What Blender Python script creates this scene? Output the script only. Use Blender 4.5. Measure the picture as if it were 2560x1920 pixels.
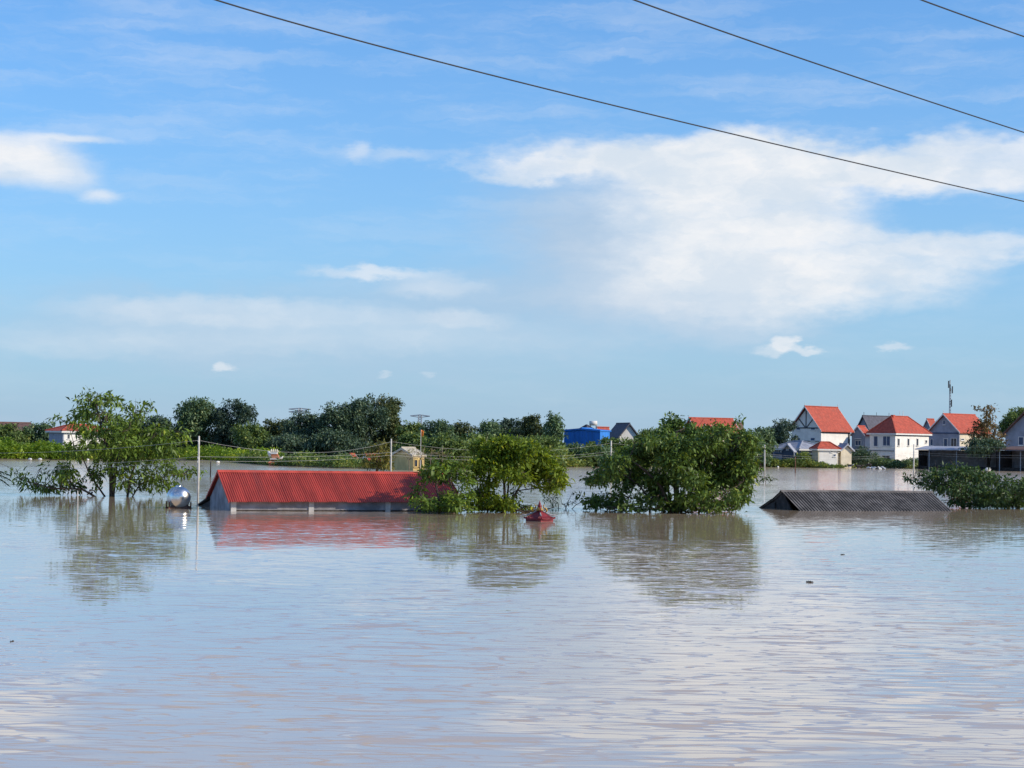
import bpy, math, random
import numpy as np
from mathutils import Matrix, Vector

for o in list(bpy.data.objects):
    bpy.data.objects.remove(o)
sc = bpy.context.scene
COL = sc.collection
R = math.radians

# ------------------------------------------------------------------ camera
F = 4800.0            # focal length in pixels of the 2560 x 1920 photograph (about 67 mm equivalent)
EYE = 3.5             # metres above the flood water
HOR = 1105.0
PITCH = math.atan((HOR - 960) / F)
ROLL = R(0.9)
cam = bpy.data.cameras.new('camera')
cam.sensor_width = 36
cam.lens = F / 2560 * 36
cam.clip_start = 0.5
cam.clip_end = 20000
camo = bpy.data.objects.new('camera', cam)
COL.objects.link(camo)
ROT = Matrix.Rotation(R(90) + PITCH, 3, 'X') @ Matrix.Rotation(ROLL, 3, 'Z')
camo.matrix_world = Matrix.Translation((0, 0, EYE)) @ ROT.to_4x4()
sc.camera = camo

# ------------------------------------------------------------------ sun and sky
SUN_EL, SUN_AZ = 28.0, 105.0          # azimuth clockwise from +Y
sl = bpy.data.lights.new('sun', 'SUN')
sl.energy = 4.6
sl.angle = R(0.6)
sl.color = (1.0, 0.88, 0.70)
so = bpy.data.objects.new('sun', sl)
COL.objects.link(so)
sd = Vector((math.sin(R(SUN_AZ)) * math.cos(R(SUN_EL)), math.cos(R(SUN_AZ)) * math.cos(R(SUN_EL)), math.sin(R(SUN_EL))))
so.rotation_euler = sd.to_track_quat('Z', 'Y').to_euler()
so.location = (60, -40, 60)

world = bpy.data.worlds.new('World')
sc.world = world
world.use_nodes = True
wn = world.node_tree
WS = 0.15
class NB:
    """small node-graph writer"""
    def __init__(s, nt): s.nt = nt
    def new(s, t, **k):
        n = s.nt.nodes.new(t)
        for a, b in k.items(): setattr(n, a, b)
        return n
    def put(s, sock, v):
        if hasattr(v, 'is_linked'): s.nt.links.new(v, sock)
        else: sock.default_value = v
    def m(s, op, a, b=0.0, c=0.0, clamp=False):
        n = s.new('ShaderNodeMath', operation=op, use_clamp=clamp)
        s.put(n.inputs[0], a); s.put(n.inputs[1], b); s.put(n.inputs[2], c)
        return n.outputs[0]
    def xyz(s, x, y, z=0.0):
        n = s.new('ShaderNodeCombineXYZ')
        s.put(n.inputs[0], x); s.put(n.inputs[1], y); s.put(n.inputs[2], z)
        return n.outputs[0]
    def noise(s, v, scale, detail=3.0, rough=0.5, dist=0.0):
        n = s.new('ShaderNodeTexNoise')
        if v is not None: s.put(n.inputs['Vector'], v)
        n.inputs['Scale'].default_value = scale; n.inputs['Detail'].default_value = detail
        n.inputs['Roughness'].default_value = rough; n.inputs['Distortion'].default_value = dist
        return n.outputs[0]
    def ss(s, v, a, b, c=0.0, d=1.0):
        n = s.new('ShaderNodeMapRange', interpolation_type='SMOOTHSTEP')
        s.put(n.inputs[0], v); s.put(n.inputs[1], a); s.put(n.inputs[2], b); s.put(n.inputs[3], c); s.put(n.inputs[4], d)
        return n.outputs[0]
    def mix(s, f, a, b, bt='MIX'):
        n = s.new('ShaderNodeMix', data_type='RGBA', blend_type=bt)
        s.put(n.inputs[0], f)
        for i, v in ((6, a), (7, b)):
            if hasattr(v, 'is_linked'): s.nt.links.new(v, n.inputs[i])
            else: n.inputs[i].default_value = (*v, 1)
        return n.outputs[2]

def build_sky():
    nb = NB(wn)
    sky = nb.new('ShaderNodeTexSky', sky_type='NISHITA', sun_disc=False)
    sky.sun_elevation = R(SUN_EL); sky.sun_rotation = R(SUN_AZ)
    sky.air_density = 1.0; sky.dust_density = 0.0; sky.ozone_density = 9.0
    base = nb.mix(1.0, sky.outputs[0], (0.79, 1.15, 1.26), 'MULTIPLY')
    tc = nb.new('ShaderNodeTexCoord')
    sp = nb.new('ShaderNodeSeparateXYZ'); wn.links.new(tc.outputs['Generated'], sp.inputs[0])
    DEG = 180 / math.pi
    az = nb.m('MULTIPLY', nb.m('ARCTAN2', sp.outputs[0], sp.outputs[1]), DEG)
    el = nb.m('MULTIPLY', nb.m('ARCSINE', sp.outputs[2]), DEG)
    ael = nb.m('ABSOLUTE', el)
    pv = nb.xyz(az, nb.m('MULTIPLY', el, 2.2))
    def warp(scale, amp_a, amp_e, off):
        v = nb.new('ShaderNodeVectorMath', operation='ADD'); wn.links.new(pv, v.inputs[0]); v.inputs[1].default_value = (off, off * 2, 3)
        n1 = nb.noise(v.outputs[0], scale, 6, 0.62)
        v2 = nb.new('ShaderNodeVectorMath', operation='ADD'); wn.links.new(pv, v2.inputs[0]); v2.inputs[1].default_value = (off + 31, 7, off)
        n2 = nb.noise(v2.outputs[0], scale, 4, 0.6)
        return (nb.m('MULTIPLY', nb.m('SUBTRACT', n1, 0.5), amp_a), nb.m('MULTIPLY', nb.m('SUBTRACT', n2, 0.5), amp_e))
    wa, we = warp(0.22, 5.0, 2.0, 0)
    xa, xe = warp(1.1, 1.5, 0.7, 11)
    A1 = nb.m('ADD', nb.m('ADD', az, wa), xa); E1 = nb.m('ADD', nb.m('ADD', el, we), xe)
    A2 = nb.m('ADD', az, nb.m('MULTIPLY', xa, 0.8)); E2 = nb.m('ADD', el, nb.m('MULTIPLY', xe, 0.9))
    A3 = nb.m('ADD', az, nb.m('MULTIPLY', xa, 0.35)); E3 = nb.m('ADD', el, nb.m('MULTIPLY', xe, 0.40))
    def blob(x, y, rx, ry, inner, wt, big=True):
        a0, e0 = (x - 1280) / 83.8, (1105 - y) / 83.8
        a = nb.m('DIVIDE', nb.m('SUBTRACT', (A1 if big else A2) if big is not None else A3, a0), rx / 83.8)
        e = nb.m('DIVIDE', nb.m('SUBTRACT', (E1 if big else E2) if big is not None else E3, e0), ry / 83.8)
        d = nb.m('SQRT', nb.m('ADD', nb.m('MULTIPLY', a, a), nb.m('MULTIPLY', e, e)))
        return nb.ss(d, 1.0, inner, 0.0, wt)
    def union(lst):
        r = None
        for b in lst:
            r = b if r is None else nb.m('SUBTRACT', nb.m('ADD', r, b), nb.m('MULTIPLY', r, b))
        return r
    white = union([blob(1820, 412, 700, 98, 0.45, 0.95), blob(1300, 428, 230, 34, 0.2, 0.6), blob(2420, 410, 500, 85, 0.4, 0.75),
                   blob(1850, 510, 430, 200, 0.35, 0.92), 
                   blob(1990, 655, 540, 150, 0.35, 0.88), blob(1720, 700, 470, 190, 0.1, 0.55), blob(2420, 610, 330, 55, 0.3, 0.6),
                   blob(20, 408, 230, 46, 0.3, 0.75, None), blob(180, 386, 150, 17, 0.2, 0.6, None), blob(30, 452, 260, 66, 0.4, 0.85, None), blob(170, 485, 120, 42, 0.2, 0.6, None), blob(255, 520, 75, 24, 0.1, 0.6, None)])
    cut = union([blob(2480, 548, 360, 52, 0.45, 0.85, False), blob(330, 414, 130, 18, 0.3, 0.85, None), blob(2560, 745, 220, 75, 0.3, 0.7, False)])
    white = nb.m('MULTIPLY', white, nb.m('SUBTRACT', 1.0, cut))
    wisp = union([blob(930, 690, 250, 24, 0.2, 0.55, False), blob(1090, 722, 170, 38, 0.2, 0.42, False), blob(600, 795, 580, 52, 0.3, 0.42, False), blob(900, 850, 900, 60, 0.0, 0.30, False), blob(200, 880, 700, 50, 0.0, 0.25, False),
                  blob(1150, 800, 170, 34, 0.3, 0.36, False), blob(885, 390, 45, 42, 0.1, 0.35, False), blob(990, 392, 90, 26, 0.1, 0.3, False)])
    cum = union([blob(1960, 852, 46, 26, 0.45, 0.8, False), blob(1925, 868, 60, 18, 0.3, 0.45, False), blob(2010, 868, 55, 14, 0.3, 0.6, False),
                 blob(2225, 858, 62, 16, 0.3, 0.55, False), blob(568, 930, 34, 17, 0.3, 0.55, False), blob(955, 942, 24, 10, 0.2, 0.3, False),
                 blob(1072, 938, 20, 10, 0.2, 0.3, False)])
    fib = nb.noise(nb.xyz(nb.m('MULTIPLY', A2, 0.14), nb.m('MULTIPLY', E2, 1.1)), 1.0, 5, 0.62)
    streak = nb.m('MULTIPLY', nb.ss(fib, 0.42, 0.72), nb.ss(ael, 4.0, 10.0, 0.08, 0.24))
    # the same kind of cloud goes on over the rest of the sky
    cell = nb.noise(nb.xyz(nb.m('MULTIPLY', sp.outputs[0], 3.0), nb.m('MULTIPLY', sp.outputs[1], 3.0), nb.m('MULTIPLY', sp.outputs[2], 7.0)), 1.0, 6, 0.58)
    away = nb.m('MAXIMUM', nb.ss(el, 13.5, 22.0), nb.ss(nb.m('ABSOLUTE', az), 16.0, 24.0))
    rest = nb.m('MULTIPLY', nb.m('MULTIPLY', nb.ss(cell, 0.50, 0.68), 0.7), away)
    wm = union([nb.m('MULTIPLY', white, nb.ss(fib, 0.2, 0.6, 0.80, 1.08)), wisp, cum, streak, rest])
    veil = nb.m('MULTIPLY', nb.m('POWER', 2.718, nb.m('MULTIPLY', ael, -0.12)), 1.0)
    c = nb.mix(veil, base, (0.375 / WS, 0.525 / WS, 0.685 / WS))
    soft = nb.noise(nb.xyz(nb.m('MULTIPLY', A2, 0.38), nb.m('MULTIPLY', E2, 0.75)), 1.0, 6, 0.58)
    ccol = nb.mix(nb.ss(soft, 0.35, 0.7), (0.70 / WS, 0.78 / WS, 0.87 / WS), (0.93 / WS, 0.93 / WS, 0.94 / WS))
    grey = union([blob(1460, 600, 450, 300, 0.0, 0.85), blob(1650, 760, 640, 170, 0.0, 0.7), blob(1100, 770, 560, 130, 0.0, 0.55), blob(420, 800, 620, 110, 0.0, 0.5), blob(700, 890, 1300, 110, 0.0, 0.45)])
    c = nb.mix(grey, c, (0.455 / WS, 0.59 / WS, 0.755 / WS))
    c = nb.mix(nb.m('MINIMUM', wm, 0.96), c, ccol)
    bg = wn.nodes['Background']
    wn.links.new(c, bg.inputs[0]); bg.inputs[1].default_value = WS
build_sky()
sc.view_settings.view_transform = 'Standard'
sc.view_settings.look = 'None'
sc.view_settings.exposure = 0.0
sc.view_settings.gamma = 1.0
sc.view_settings.use_curve_mapping = False

# ------------------------------------------------------------------ measuring helpers
def ray(px, py):
    return ROT @ Vector(((px - 1280) / F, (960 - py) / F, -1.0))
def P(px, py, D):
    d = ray(px, py); t = D / d.y
    return Vector((d.x * t, D, EYE + d.z * t))
def G(px, py):
    d = ray(px, py); t = -EYE / d.z
    return Vector((d.x * t, d.y * t, 0.0))
def B(px, D, z=0.0):
    p = P(px, 1105, D); p.z = z
    return p
def Z(px, py, D): return P(px, py, D).z
def scale_at(D): return F / D

# ------------------------------------------------------------------ materials
MATS = {}
def mat(name, col, rough=0.7, var=0.12, scale=3.0, bump=0.0, bscale=20.0, metal=0.0, spec=0.4, dirt=None, stretch=(1, 1, 1)):
    if name in MATS: return MATS[name]
    m = bpy.data.materials.new(name); m.use_nodes = True
    nt = m.node_tree; nb = NB(nt); b = nt.nodes['Principled BSDF']
    tc = nb.new('ShaderNodeTexCoord')
    mp = nb.new('ShaderNodeMapping'); mp.inputs['Scale'].default_value = stretch
    nt.links.new(tc.outputs['Object'], mp.inputs[0])
    n = nb.noise(mp.outputs[0], scale, 5, 0.6)
    lo = tuple(max(0, c * (1 - 2.2 * var)) for c in col); hi = tuple(min(1, c * (1 + 1.6 * var)) for c in col)
    c = nb.mix(nb.ss(n, 0.3, 0.72), lo, hi)
    if dirt:
        n2 = nb.noise(mp.outputs[0], scale * 0.37, 6, 0.65)
        c = nb.mix(nb.ss(n2, 0.52, 0.74, 0, 0.75), c, dirt)
    oi = nb.new('ShaderNodeObjectInfo'); ov = nb.m('ADD', nb.m('MULTIPLY', oi.outputs['Random'], 0.22), 0.88)
    c = nb.mix(1.0, c, nb.xyz(ov, ov, ov), 'MULTIPLY')
    nt.links.new(c, b.inputs['Base Color'])
    b.inputs['Roughness'].default_value = rough; b.inputs['Metallic'].default_value = metal
    b.inputs['Specular IOR Level'].default_value = spec
    if bump:
        bp = nb.new('ShaderNodeBump'); bp.inputs['Strength'].default_value = bump; bp.inputs['Distance'].default_value = 0.02
        nt.links.new(nb.noise(tc.outputs['Object'], bscale, 4), bp.inputs['Height']); nt.links.new(bp.outputs[0], b.inputs['Normal'])
    MATS[name] = m
    return m
def leafmat(name, dark, light, trans=0.3, rough=0.5):
    if name in MATS: return MATS[name]
    m = bpy.data.materials.new(name); m.use_nodes = True
    nt = m.node_tree; nb = NB(nt); b = nt.nodes['Principled BSDF']; out = nt.nodes['Material Output']
    at = nb.new('ShaderNodeAttribute', attribute_name='tint')
    c = nb.mix(at.outputs['Fac'], dark, light)
    c = nb.mix(nb.ss(at.outputs['Fac'], 0.86, 1.0, 0.0, 0.8), c, (light[0] * 1.9, light[1] * 1.35, light[2] * 1.2))
    nt.links.new(c, b.inputs['Base Color']); b.inputs['Roughness'].default_value = rough; b.inputs['Specular IOR Level'].default_value = 0.3
    t = nb.new('ShaderNodeBsdfTranslucent'); nt.links.new(nb.mix(1.0, c, (1.25, 1.2, 0.5), 'MULTIPLY'), t.inputs[0])
    mx = nb.new('ShaderNodeMixShader'); mx.inputs[0].default_value = trans
    nt.links.new(b.outputs[0], mx.inputs[1]); nt.links.new(t.outputs[0], mx.inputs[2]); nt.links.new(mx.outputs[0], out.inputs[0])
    MATS[name] = m
    return m

L_TREE = leafmat('leaf_flood_tree', (0.038, 0.070, 0.022), (0.221, 0.342, 0.046), 0.25)
L_LIT = leafmat('leaf_yellow_green', (0.058, 0.101, 0.019), (0.291, 0.391, 0.033), 0.35)
L_BIG = leafmat('leaf_dense_green', (0.039, 0.076, 0.026), (0.184, 0.285, 0.049), 0.20)
L_DARK = leafmat('leaf_dark', (0.033, 0.066, 0.036), (0.108, 0.186, 0.052), 0.20)
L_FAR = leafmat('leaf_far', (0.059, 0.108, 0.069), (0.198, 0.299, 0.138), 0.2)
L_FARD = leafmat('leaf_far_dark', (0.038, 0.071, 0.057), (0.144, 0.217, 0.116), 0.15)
L_MID = leafmat('leaf_mid', (0.043, 0.085, 0.034), (0.241, 0.336, 0.096), 0.25)
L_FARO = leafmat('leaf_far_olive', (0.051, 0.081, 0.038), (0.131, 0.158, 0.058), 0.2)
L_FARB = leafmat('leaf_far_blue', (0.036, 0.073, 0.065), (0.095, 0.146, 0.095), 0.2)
L_FIELD = leafmat('leaf_field', (0.078, 0.158, 0.018), (0.264, 0.389, 0.043), 0.35)
L_OLIVE = leafmat('leaf_olive', (0.075, 0.094, 0.030), (0.285, 0.264, 0.067), 0.3)
L_RUST = leafmat('leaf_rust', (0.075, 0.065, 0.030), (0.25, 0.17, 0.075), 0.3)
L_BANANA = leafmat('leaf_banana', (0.06, 0.13, 0.035), (0.16, 0.26, 0.07), 0.35)
BARK = mat('bark', (0.085, 0.065, 0.050), 0.9, 0.3, 9, 0.5)
BARKL = mat('bark_pale', (0.20, 0.16, 0.12), 0.9, 0.25, 9, 0.4)
CONC = mat('pole_concrete', (0.55, 0.53, 0.48), 0.85, 0.12, 2.5)
WIRE = mat('wire_grey', (0.42, 0.43, 0.42), 0.6, 0.05)
CABLE = mat('cable_black', (0.018, 0.020, 0.024), 0.6, 0.05)
STEEL = mat('tank_steel', (0.80, 0.79, 0.78), 0.27, 0.04, 6, 0.04, 30, metal=1.0, spec=0.5)
RUST = mat('rusty_iron', (0.16, 0.075, 0.045), 0.8, 0.3, 8)
REDROOF = mat('red_sheet_metal', (0.50, 0.072, 0.046), 0.5, 0.11, 1.0, dirt=(0.40, 0.085, 0.065), stretch=(2.6, 0.35, 0.35))
GREYWALL = mat('grey_render', (0.30, 0.29, 0.31), 0.85, 0.16, 1.5, 0.2, dirt=(0.22, 0.19, 0.17))
PALEWALL = mat('pale_render', (0.50, 0.49, 0.48), 0.85, 0.14, 1.5)
FIBRO = mat('dark_fibre_cement', (0.15, 0.138, 0.13), 0.85, 0.22, 1.6, 0.2, dirt=(0.085, 0.075, 0.07))
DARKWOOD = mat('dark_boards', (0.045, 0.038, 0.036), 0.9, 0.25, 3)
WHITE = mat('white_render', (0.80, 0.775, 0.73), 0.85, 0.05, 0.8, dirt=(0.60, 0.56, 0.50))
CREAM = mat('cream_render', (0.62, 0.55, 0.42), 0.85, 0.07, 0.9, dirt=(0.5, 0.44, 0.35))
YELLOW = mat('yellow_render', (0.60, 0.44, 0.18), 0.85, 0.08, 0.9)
BLUEGREY_AND_SHADE = mat('bluegrey_and_shade_render', (0.30, 0.33, 0.40), 0.85, 0.08, 0.8)  # bungalow's own colour; on white houses' left walls, shade put into the colour
TRIM = mat('white_trim', (0.72, 0.71, 0.68), 0.8, 0.05)
TILE = mat('red_roof_tile', (0.42, 0.078, 0.045), 0.75, 0.12, 2.2, 0.5, 9, dirt=(0.33, 0.10, 0.07))
TILEB = mat('brown_roof_tile', (0.15, 0.085, 0.07), 0.8, 0.15, 2.0, 0.5, 9)
TILED = mat('slate_roof_tile', (0.085, 0.085, 0.11), 0.8, 0.12, 2.0, 0.5, 9)
TILEG = mat('grey_sheet_roof', (0.34, 0.36, 0.42), 0.6, 0.12, 1.2)
SHEETB = mat('blue_sheet', (0.03, 0.21, 0.66), 0.5, 0.08, 0.6, stretch=(3, 3, 0.2))
TIMBER = mat('dark_timber', (0.07, 0.075, 0.085), 0.8, 0.15)
GLASS = mat('dark_pane', (0.03, 0.04, 0.06), 0.12, 0.1)
SHUT = mat('blue_shutter', (0.05, 0.085, 0.16), 0.6, 0.1)
REDTILE = mat('shrine_red_tile', (0.25, 0.030, 0.038), 0.45, 0.15, 9)
STONEG = mat('grey_ridge_mortar', (0.36, 0.35, 0.36), 0.85, 0.15, 6)
GOLD = mat('gold_paint', (0.38, 0.24, 0.05), 0.45, 0.2, 9)
ORANGE = mat('terracotta_orange', (0.56, 0.20, 0.09), 0.7, 0.12, 4)
SACK = mat('white_sack', (0.70, 0.70, 0.68), 0.8, 0.06, 6)
FLAG = mat('orange_cloth', (0.70, 0.20, 0.03), 0.8, 0.1)
GALV = mat('galvanised', (0.36, 0.39, 0.43), 0.5, 0.1, metal=0.3)
MUD = mat('bank_mud', (0.13, 0.115, 0.07), 0.95, 0.25, 0.3, dirt=(0.07, 0.10, 0.035))

def water_mat():
    m = bpy.data.materials.new('flood_water'); m.use_nodes = True
    nt = m.node_tree; nb = NB(nt); b = nt.nodes['Principled BSDF']
    tc = nb.new('ShaderNodeTexCoord')
    def lay(rot, sx, sy, detail=2.0, off=0):
        mp = nb.new('ShaderNodeMapping'); mp.inputs['Rotation'].default_value = (0, 0, R(rot)); mp.inputs['Scale'].default_value = (sx, sy, 1)
        mp.inputs['Location'].default_value = (off, off * 0.7, 0)
        nt.links.new(tc.outputs['Object'], mp.inputs[0])
        return nb.noise(mp.outputs[0], 1.0, detail, 0.5)
    w1 = lay(13, 0.95, 3.6, 1.0)
    w2 = lay(10, 0.42, 1.9, 1.0, 5)
    w3 = lay(16, 0.22, 0.95, 1.0, 9)
    w4 = lay(-30, 1.1, 2.6, 1.0, 21)
    w5 = lay(60, 0.8, 2.0, 1.0, 27)
    patch = nb.ss(lay(5, 0.05, 0.030, 3.0, 3), 0.34, 0.64, 0.45, 1.15)
    def cen(v, k): return nb.m('MULTIPLY', nb.m('SUBTRACT', v, 0.5), k)
    base = nb.m('ADD', nb.m('ADD', cen(w1, 0.03), cen(w2, 0.022)), cen(w3, 0.012))
    def ridge(v, wd, k): return nb.ss(nb.m('ABSOLUTE', nb.m('SUBTRACT', v, 0.5)), wd, 0.0, 0.0, k)
    crest = nb.m('ADD', nb.m('ADD', ridge(w1, 0.032, 0.10), ridge(w2, 0.024, 0.17)), ridge(w3, 0.014, 0.12))
    spw = nb.new('ShaderNodeSeparateXYZ'); nt.links.new(tc.outputs['Object'], spw.inputs[0])
    lee = nb.ss(spw.outputs[1], 38.0, 78.0, 1.0, 0.22)   # the drowned houses and trees keep the wind off the water near them
    crest = nb.m('MULTIPLY', crest, lee); base = nb.m('MULTIPLY', base, nb.ss(spw.outputs[1], 38.0, 78.0, 1.0, 0.8))
    sy = nb.m('SUBTRACT', base, crest)              # steep little faces on the side the wind drives towards
    sx = nb.m('ADD', cen(w4, 0.045), cen(w5, 0.045))
    sy = nb.m('MULTIPLY', sy, patch); sx = nb.m('MULTIPLY', sx, patch)
    vn = nb.new('ShaderNodeVectorMath', operation='NORMALIZE')
    nt.links.new(nb.xyz(sx, sy, 1.0), vn.inputs[0]); nt.links.new(vn.outputs[0], b.inputs['Normal'])
    silt = nb.ss(lay(0, 0.03, 0.02, 4.0, 17), 0.3, 0.7)
    nt.links.new(nb.mix(silt, (0.51, 0.39, 0.262), (0.58, 0.45, 0.31)), b.inputs['Base Color'])
    spx = nb.new('ShaderNodeSeparateXYZ'); nt.links.new(tc.outputs['Object'], spx.inputs[0])
    nt.links.new(nb.ss(spx.outputs[1], 60.0, 230.0, 0.03, 0.19), b.inputs['Roughness']); b.inputs['IOR'].default_value = 1.333
    b.inputs['Specular IOR Level'].default_value = 0.5
    b.inputs['Coat Weight'].default_value = 0.4; b.inputs['Coat Roughness'].default_value = 0.03; b.inputs['Coat IOR'].default_value = 1.33
    nt.links.new(vn.outputs[0], b.inputs['Coat Normal'])
    return m
WATER = water_mat()

# ------------------------------------------------------------------ mesh helpers
class MB:
    def __init__(s): s.v = []; s.f = []
    def quadprism(s, pts, thick):          # polygon extruded by a vector
        n = len(s.v); k = len(pts); t = Vector(thick)
        s.v += [tuple(p) for p in pts] + [tuple(Vector(p) + t) for p in pts]
        s.f.append(tuple(range(n + k - 1, n - 1, -1))); s.f.append(tuple(range(n + k, n + 2 * k)))
        for i in range(k):
            j = (i + 1) % k
            s.f.append((n + i, n + j, n + k + j, n + k + i))
        return s
    def box(s, x0, x1, y0, y1, z0, z1):
        return s.quadprism([(x0, y0, z0), (x1, y0, z0), (x1, y1, z0), (x0, y1, z0)], (0, 0, z1 - z0))
    def poly(s, pts):
        n = len(s.v); s.v += [tuple(p) for p in pts]; s.f.append(tuple(range(n, n + len(pts)))); return s
    def tube(s, pts, radii, seg=6, cap=True):
        pts = [Vector(p) for p in pts]
        if not hasattr(radii, '__len__'): radii = [radii] * len(pts)
        rings = []
        for i, p in enumerate(pts):
            d = (pts[min(i + 1, len(pts) - 1)] - pts[max(i - 1, 0)])
            d = d.normalized() if d.length > 1e-9 else Vector((0, 0, 1))
            a = d.cross(Vector((0.31, 0.2, 0.93)) if abs(d.z) < 0.9 else Vector((1, 0.1, 0))).normalized(); b = d.cross(a)
            n = len(s.v)
            s.v += [tuple(p + (a * math.cos(t) + b * math.sin(t)) * radii[i]) for t in [2 * math.pi * k / seg for k in range(seg)]]
            rings.append(n)
        for r0, r1 in zip(rings, rings[1:]):
            for k in range(seg):
                l = (k + 1) % seg
                s.f.append((r0 + k, r0 + l, r1 + l, r1 + k))
        if cap:
            s.f.append(tuple(rings[0] + k for k in range(seg - 1, -1, -1))); s.f.append(tuple(rings[-1] + k for k in range(seg)))
        return s
    def lathe(s, prof, c=(0, 0, 0), axis='Z', seg=24):
        rings = []
        for r, h in prof:
            n = len(s.v)
            for k in range(seg):
                t = 2 * math.pi * k / seg
                s.v.append((c[0] + r * math.cos(t), c[1] + r * math.sin(t), c[2] + h) if axis == 'Z' else (c[0] + r * math.cos(t), c[1] + h, c[2] + r * math.sin(t)))
            rings.append(n)
        for r0, r1 in zip(rings, rings[1:]):
            for k in range(seg):
                l = (k + 1) % seg
                s.f.append((r0 + k, r0 + l, r1 + l, r1 + k))
        s.f.append(tuple(rings[0] + k for k in range(seg - 1, -1, -1))); s.f.append(tuple(rings[-1] + k for k in range(seg)))
        return s
    def build(s, name, m, parent=None, smooth=False, label=None):
        me = bpy.data.meshes.new(name); me.from_pydata(s.v, [], s.f); me.materials.append(m)
        if smooth: me.polygons.foreach_set('use_smooth', [True] * len(me.polygons))
        me.update()
        return link(name, me, parent, label)
def link(name, me, parent=None, label=None):
    o = bpy.data.objects.new(name, me); COL.objects.link(o)
    if parent: o.parent = parent
    if label: o['label'] = label
    return o
def tag(o, label, cat, group=None):
    o['label'] = label; o['category'] = cat
    if group: o['group'] = group
    return o
def thing(name, label, cat, loc=(0, 0, 0), rz=0.0, group=None):
    o = bpy.data.objects.new(name, None); COL.objects.link(o)
    o.location = loc; o.rotation_euler = (0, 0, rz); o.empty_display_size = 0.3
    return tag(o, label, cat, group)
def np_mesh(name, V, nper, m, parent=None, tint=None, label=None):
    """V: (n, nper, 3) separate polygons"""
    n = V.shape[0]
    me = bpy.data.meshes.new(name)
    me.vertices.add(n * nper); me.vertices.foreach_set('co', V.reshape(-1).astype(np.float32))
    me.loops.add(n * nper); me.loops.foreach_set('vertex_index', np.arange(n * nper, dtype=np.int32))
    me.polygons.add(n); me.polygons.foreach_set('loop_start', np.arange(n, dtype=np.int32) * nper)
    me.materials.append(m)
    if tint is not None:
        a = me.attributes.new('tint', 'FLOAT', 'POINT'); a.data.foreach_set('value', np.repeat(tint, nper).astype(np.float32))
    me.update(calc_edges=True); me.validate()
    return link(name, me, parent, label)

# ------------------------------------------------------------------ foliage
def norm(a): return a / np.maximum(np.linalg.norm(a, axis=1, keepdims=True), 1e-9)
def leaf_array(rng, clumps, L, W, droop=0.4, per=9, twig=0.16, shell=0.42, bend=0.25):
    Vs, Ts = [], []
    for (c, r, n) in clumps:
        c = np.array(c); r = np.array(r); nt = max(1, int(n / per))
        u = norm(rng.normal(size=(nt, 3))); rad = rng.random((nt, 1)) ** shell
        tc = c + u * rad * r * rng.uniform(0.85, 1.15, (nt, 1))
        tt = rng.random(nt)
        ctr = np.repeat(tc, per, 0); uu = np.repeat(u, per, 0); t0 = np.repeat(tt, per)
        k = len(ctr)
        g = rng.normal(size=(k, 3))
        pos = ctr + g * twig * np.array([1, 1, 0.7])
        d = norm(uu * 0.55 + rng.normal(size=(k, 3)) * 0.75 + np.array([0, 0, -droop]))
        z_ = rng.uniform(0.5, 1.4, (k, 1)); l = L * z_; w = W * (0.35 + 0.65 * z_) * rng.uniform(0.75, 1.2, (k, 1))
        s = norm(np.cross(d, rng.normal(size=(k, 3)) * 0.6 + np.array([0, 0, 1.0])))
        nrm = np.cross(s, d)
        mid = pos + d * l * 0.45 + nrm * l * bend * 0.25
        tip = pos + d * l - np.array([0, 0, 1]) * l * bend * rng.random((k, 1))
        Vs.append(np.stack([pos, mid + s * w * 0.5, tip, mid - s * w * 0.5], 1))
        Ts.append(np.clip(0.55 * t0 + 0.45 * rng.random(k) + rng.normal(size=k) * 0.08, 0, 1))
    return np.concatenate(Vs), np.concatenate(Ts)

def limb(mb, a, b, r0, r1, rng, n=5, wob=0.08, rise=0.0):
    a = Vector(a); b = Vector(b); L = (b - a).length
    pts, rr = [], []
    for i in range(n + 1):
        t = i / n
        p = a.lerp(b, t)
        if 0 < i < n: p += Vector(rng.normal(size=3) * wob * L * 0.5)
        p.z += rise * L * math.sin(math.pi * t)
        pts.append(p); rr.append(r0 + (r1 - r0) * t)
    mb.tube(pts, rr, 6)
    return pts

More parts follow.
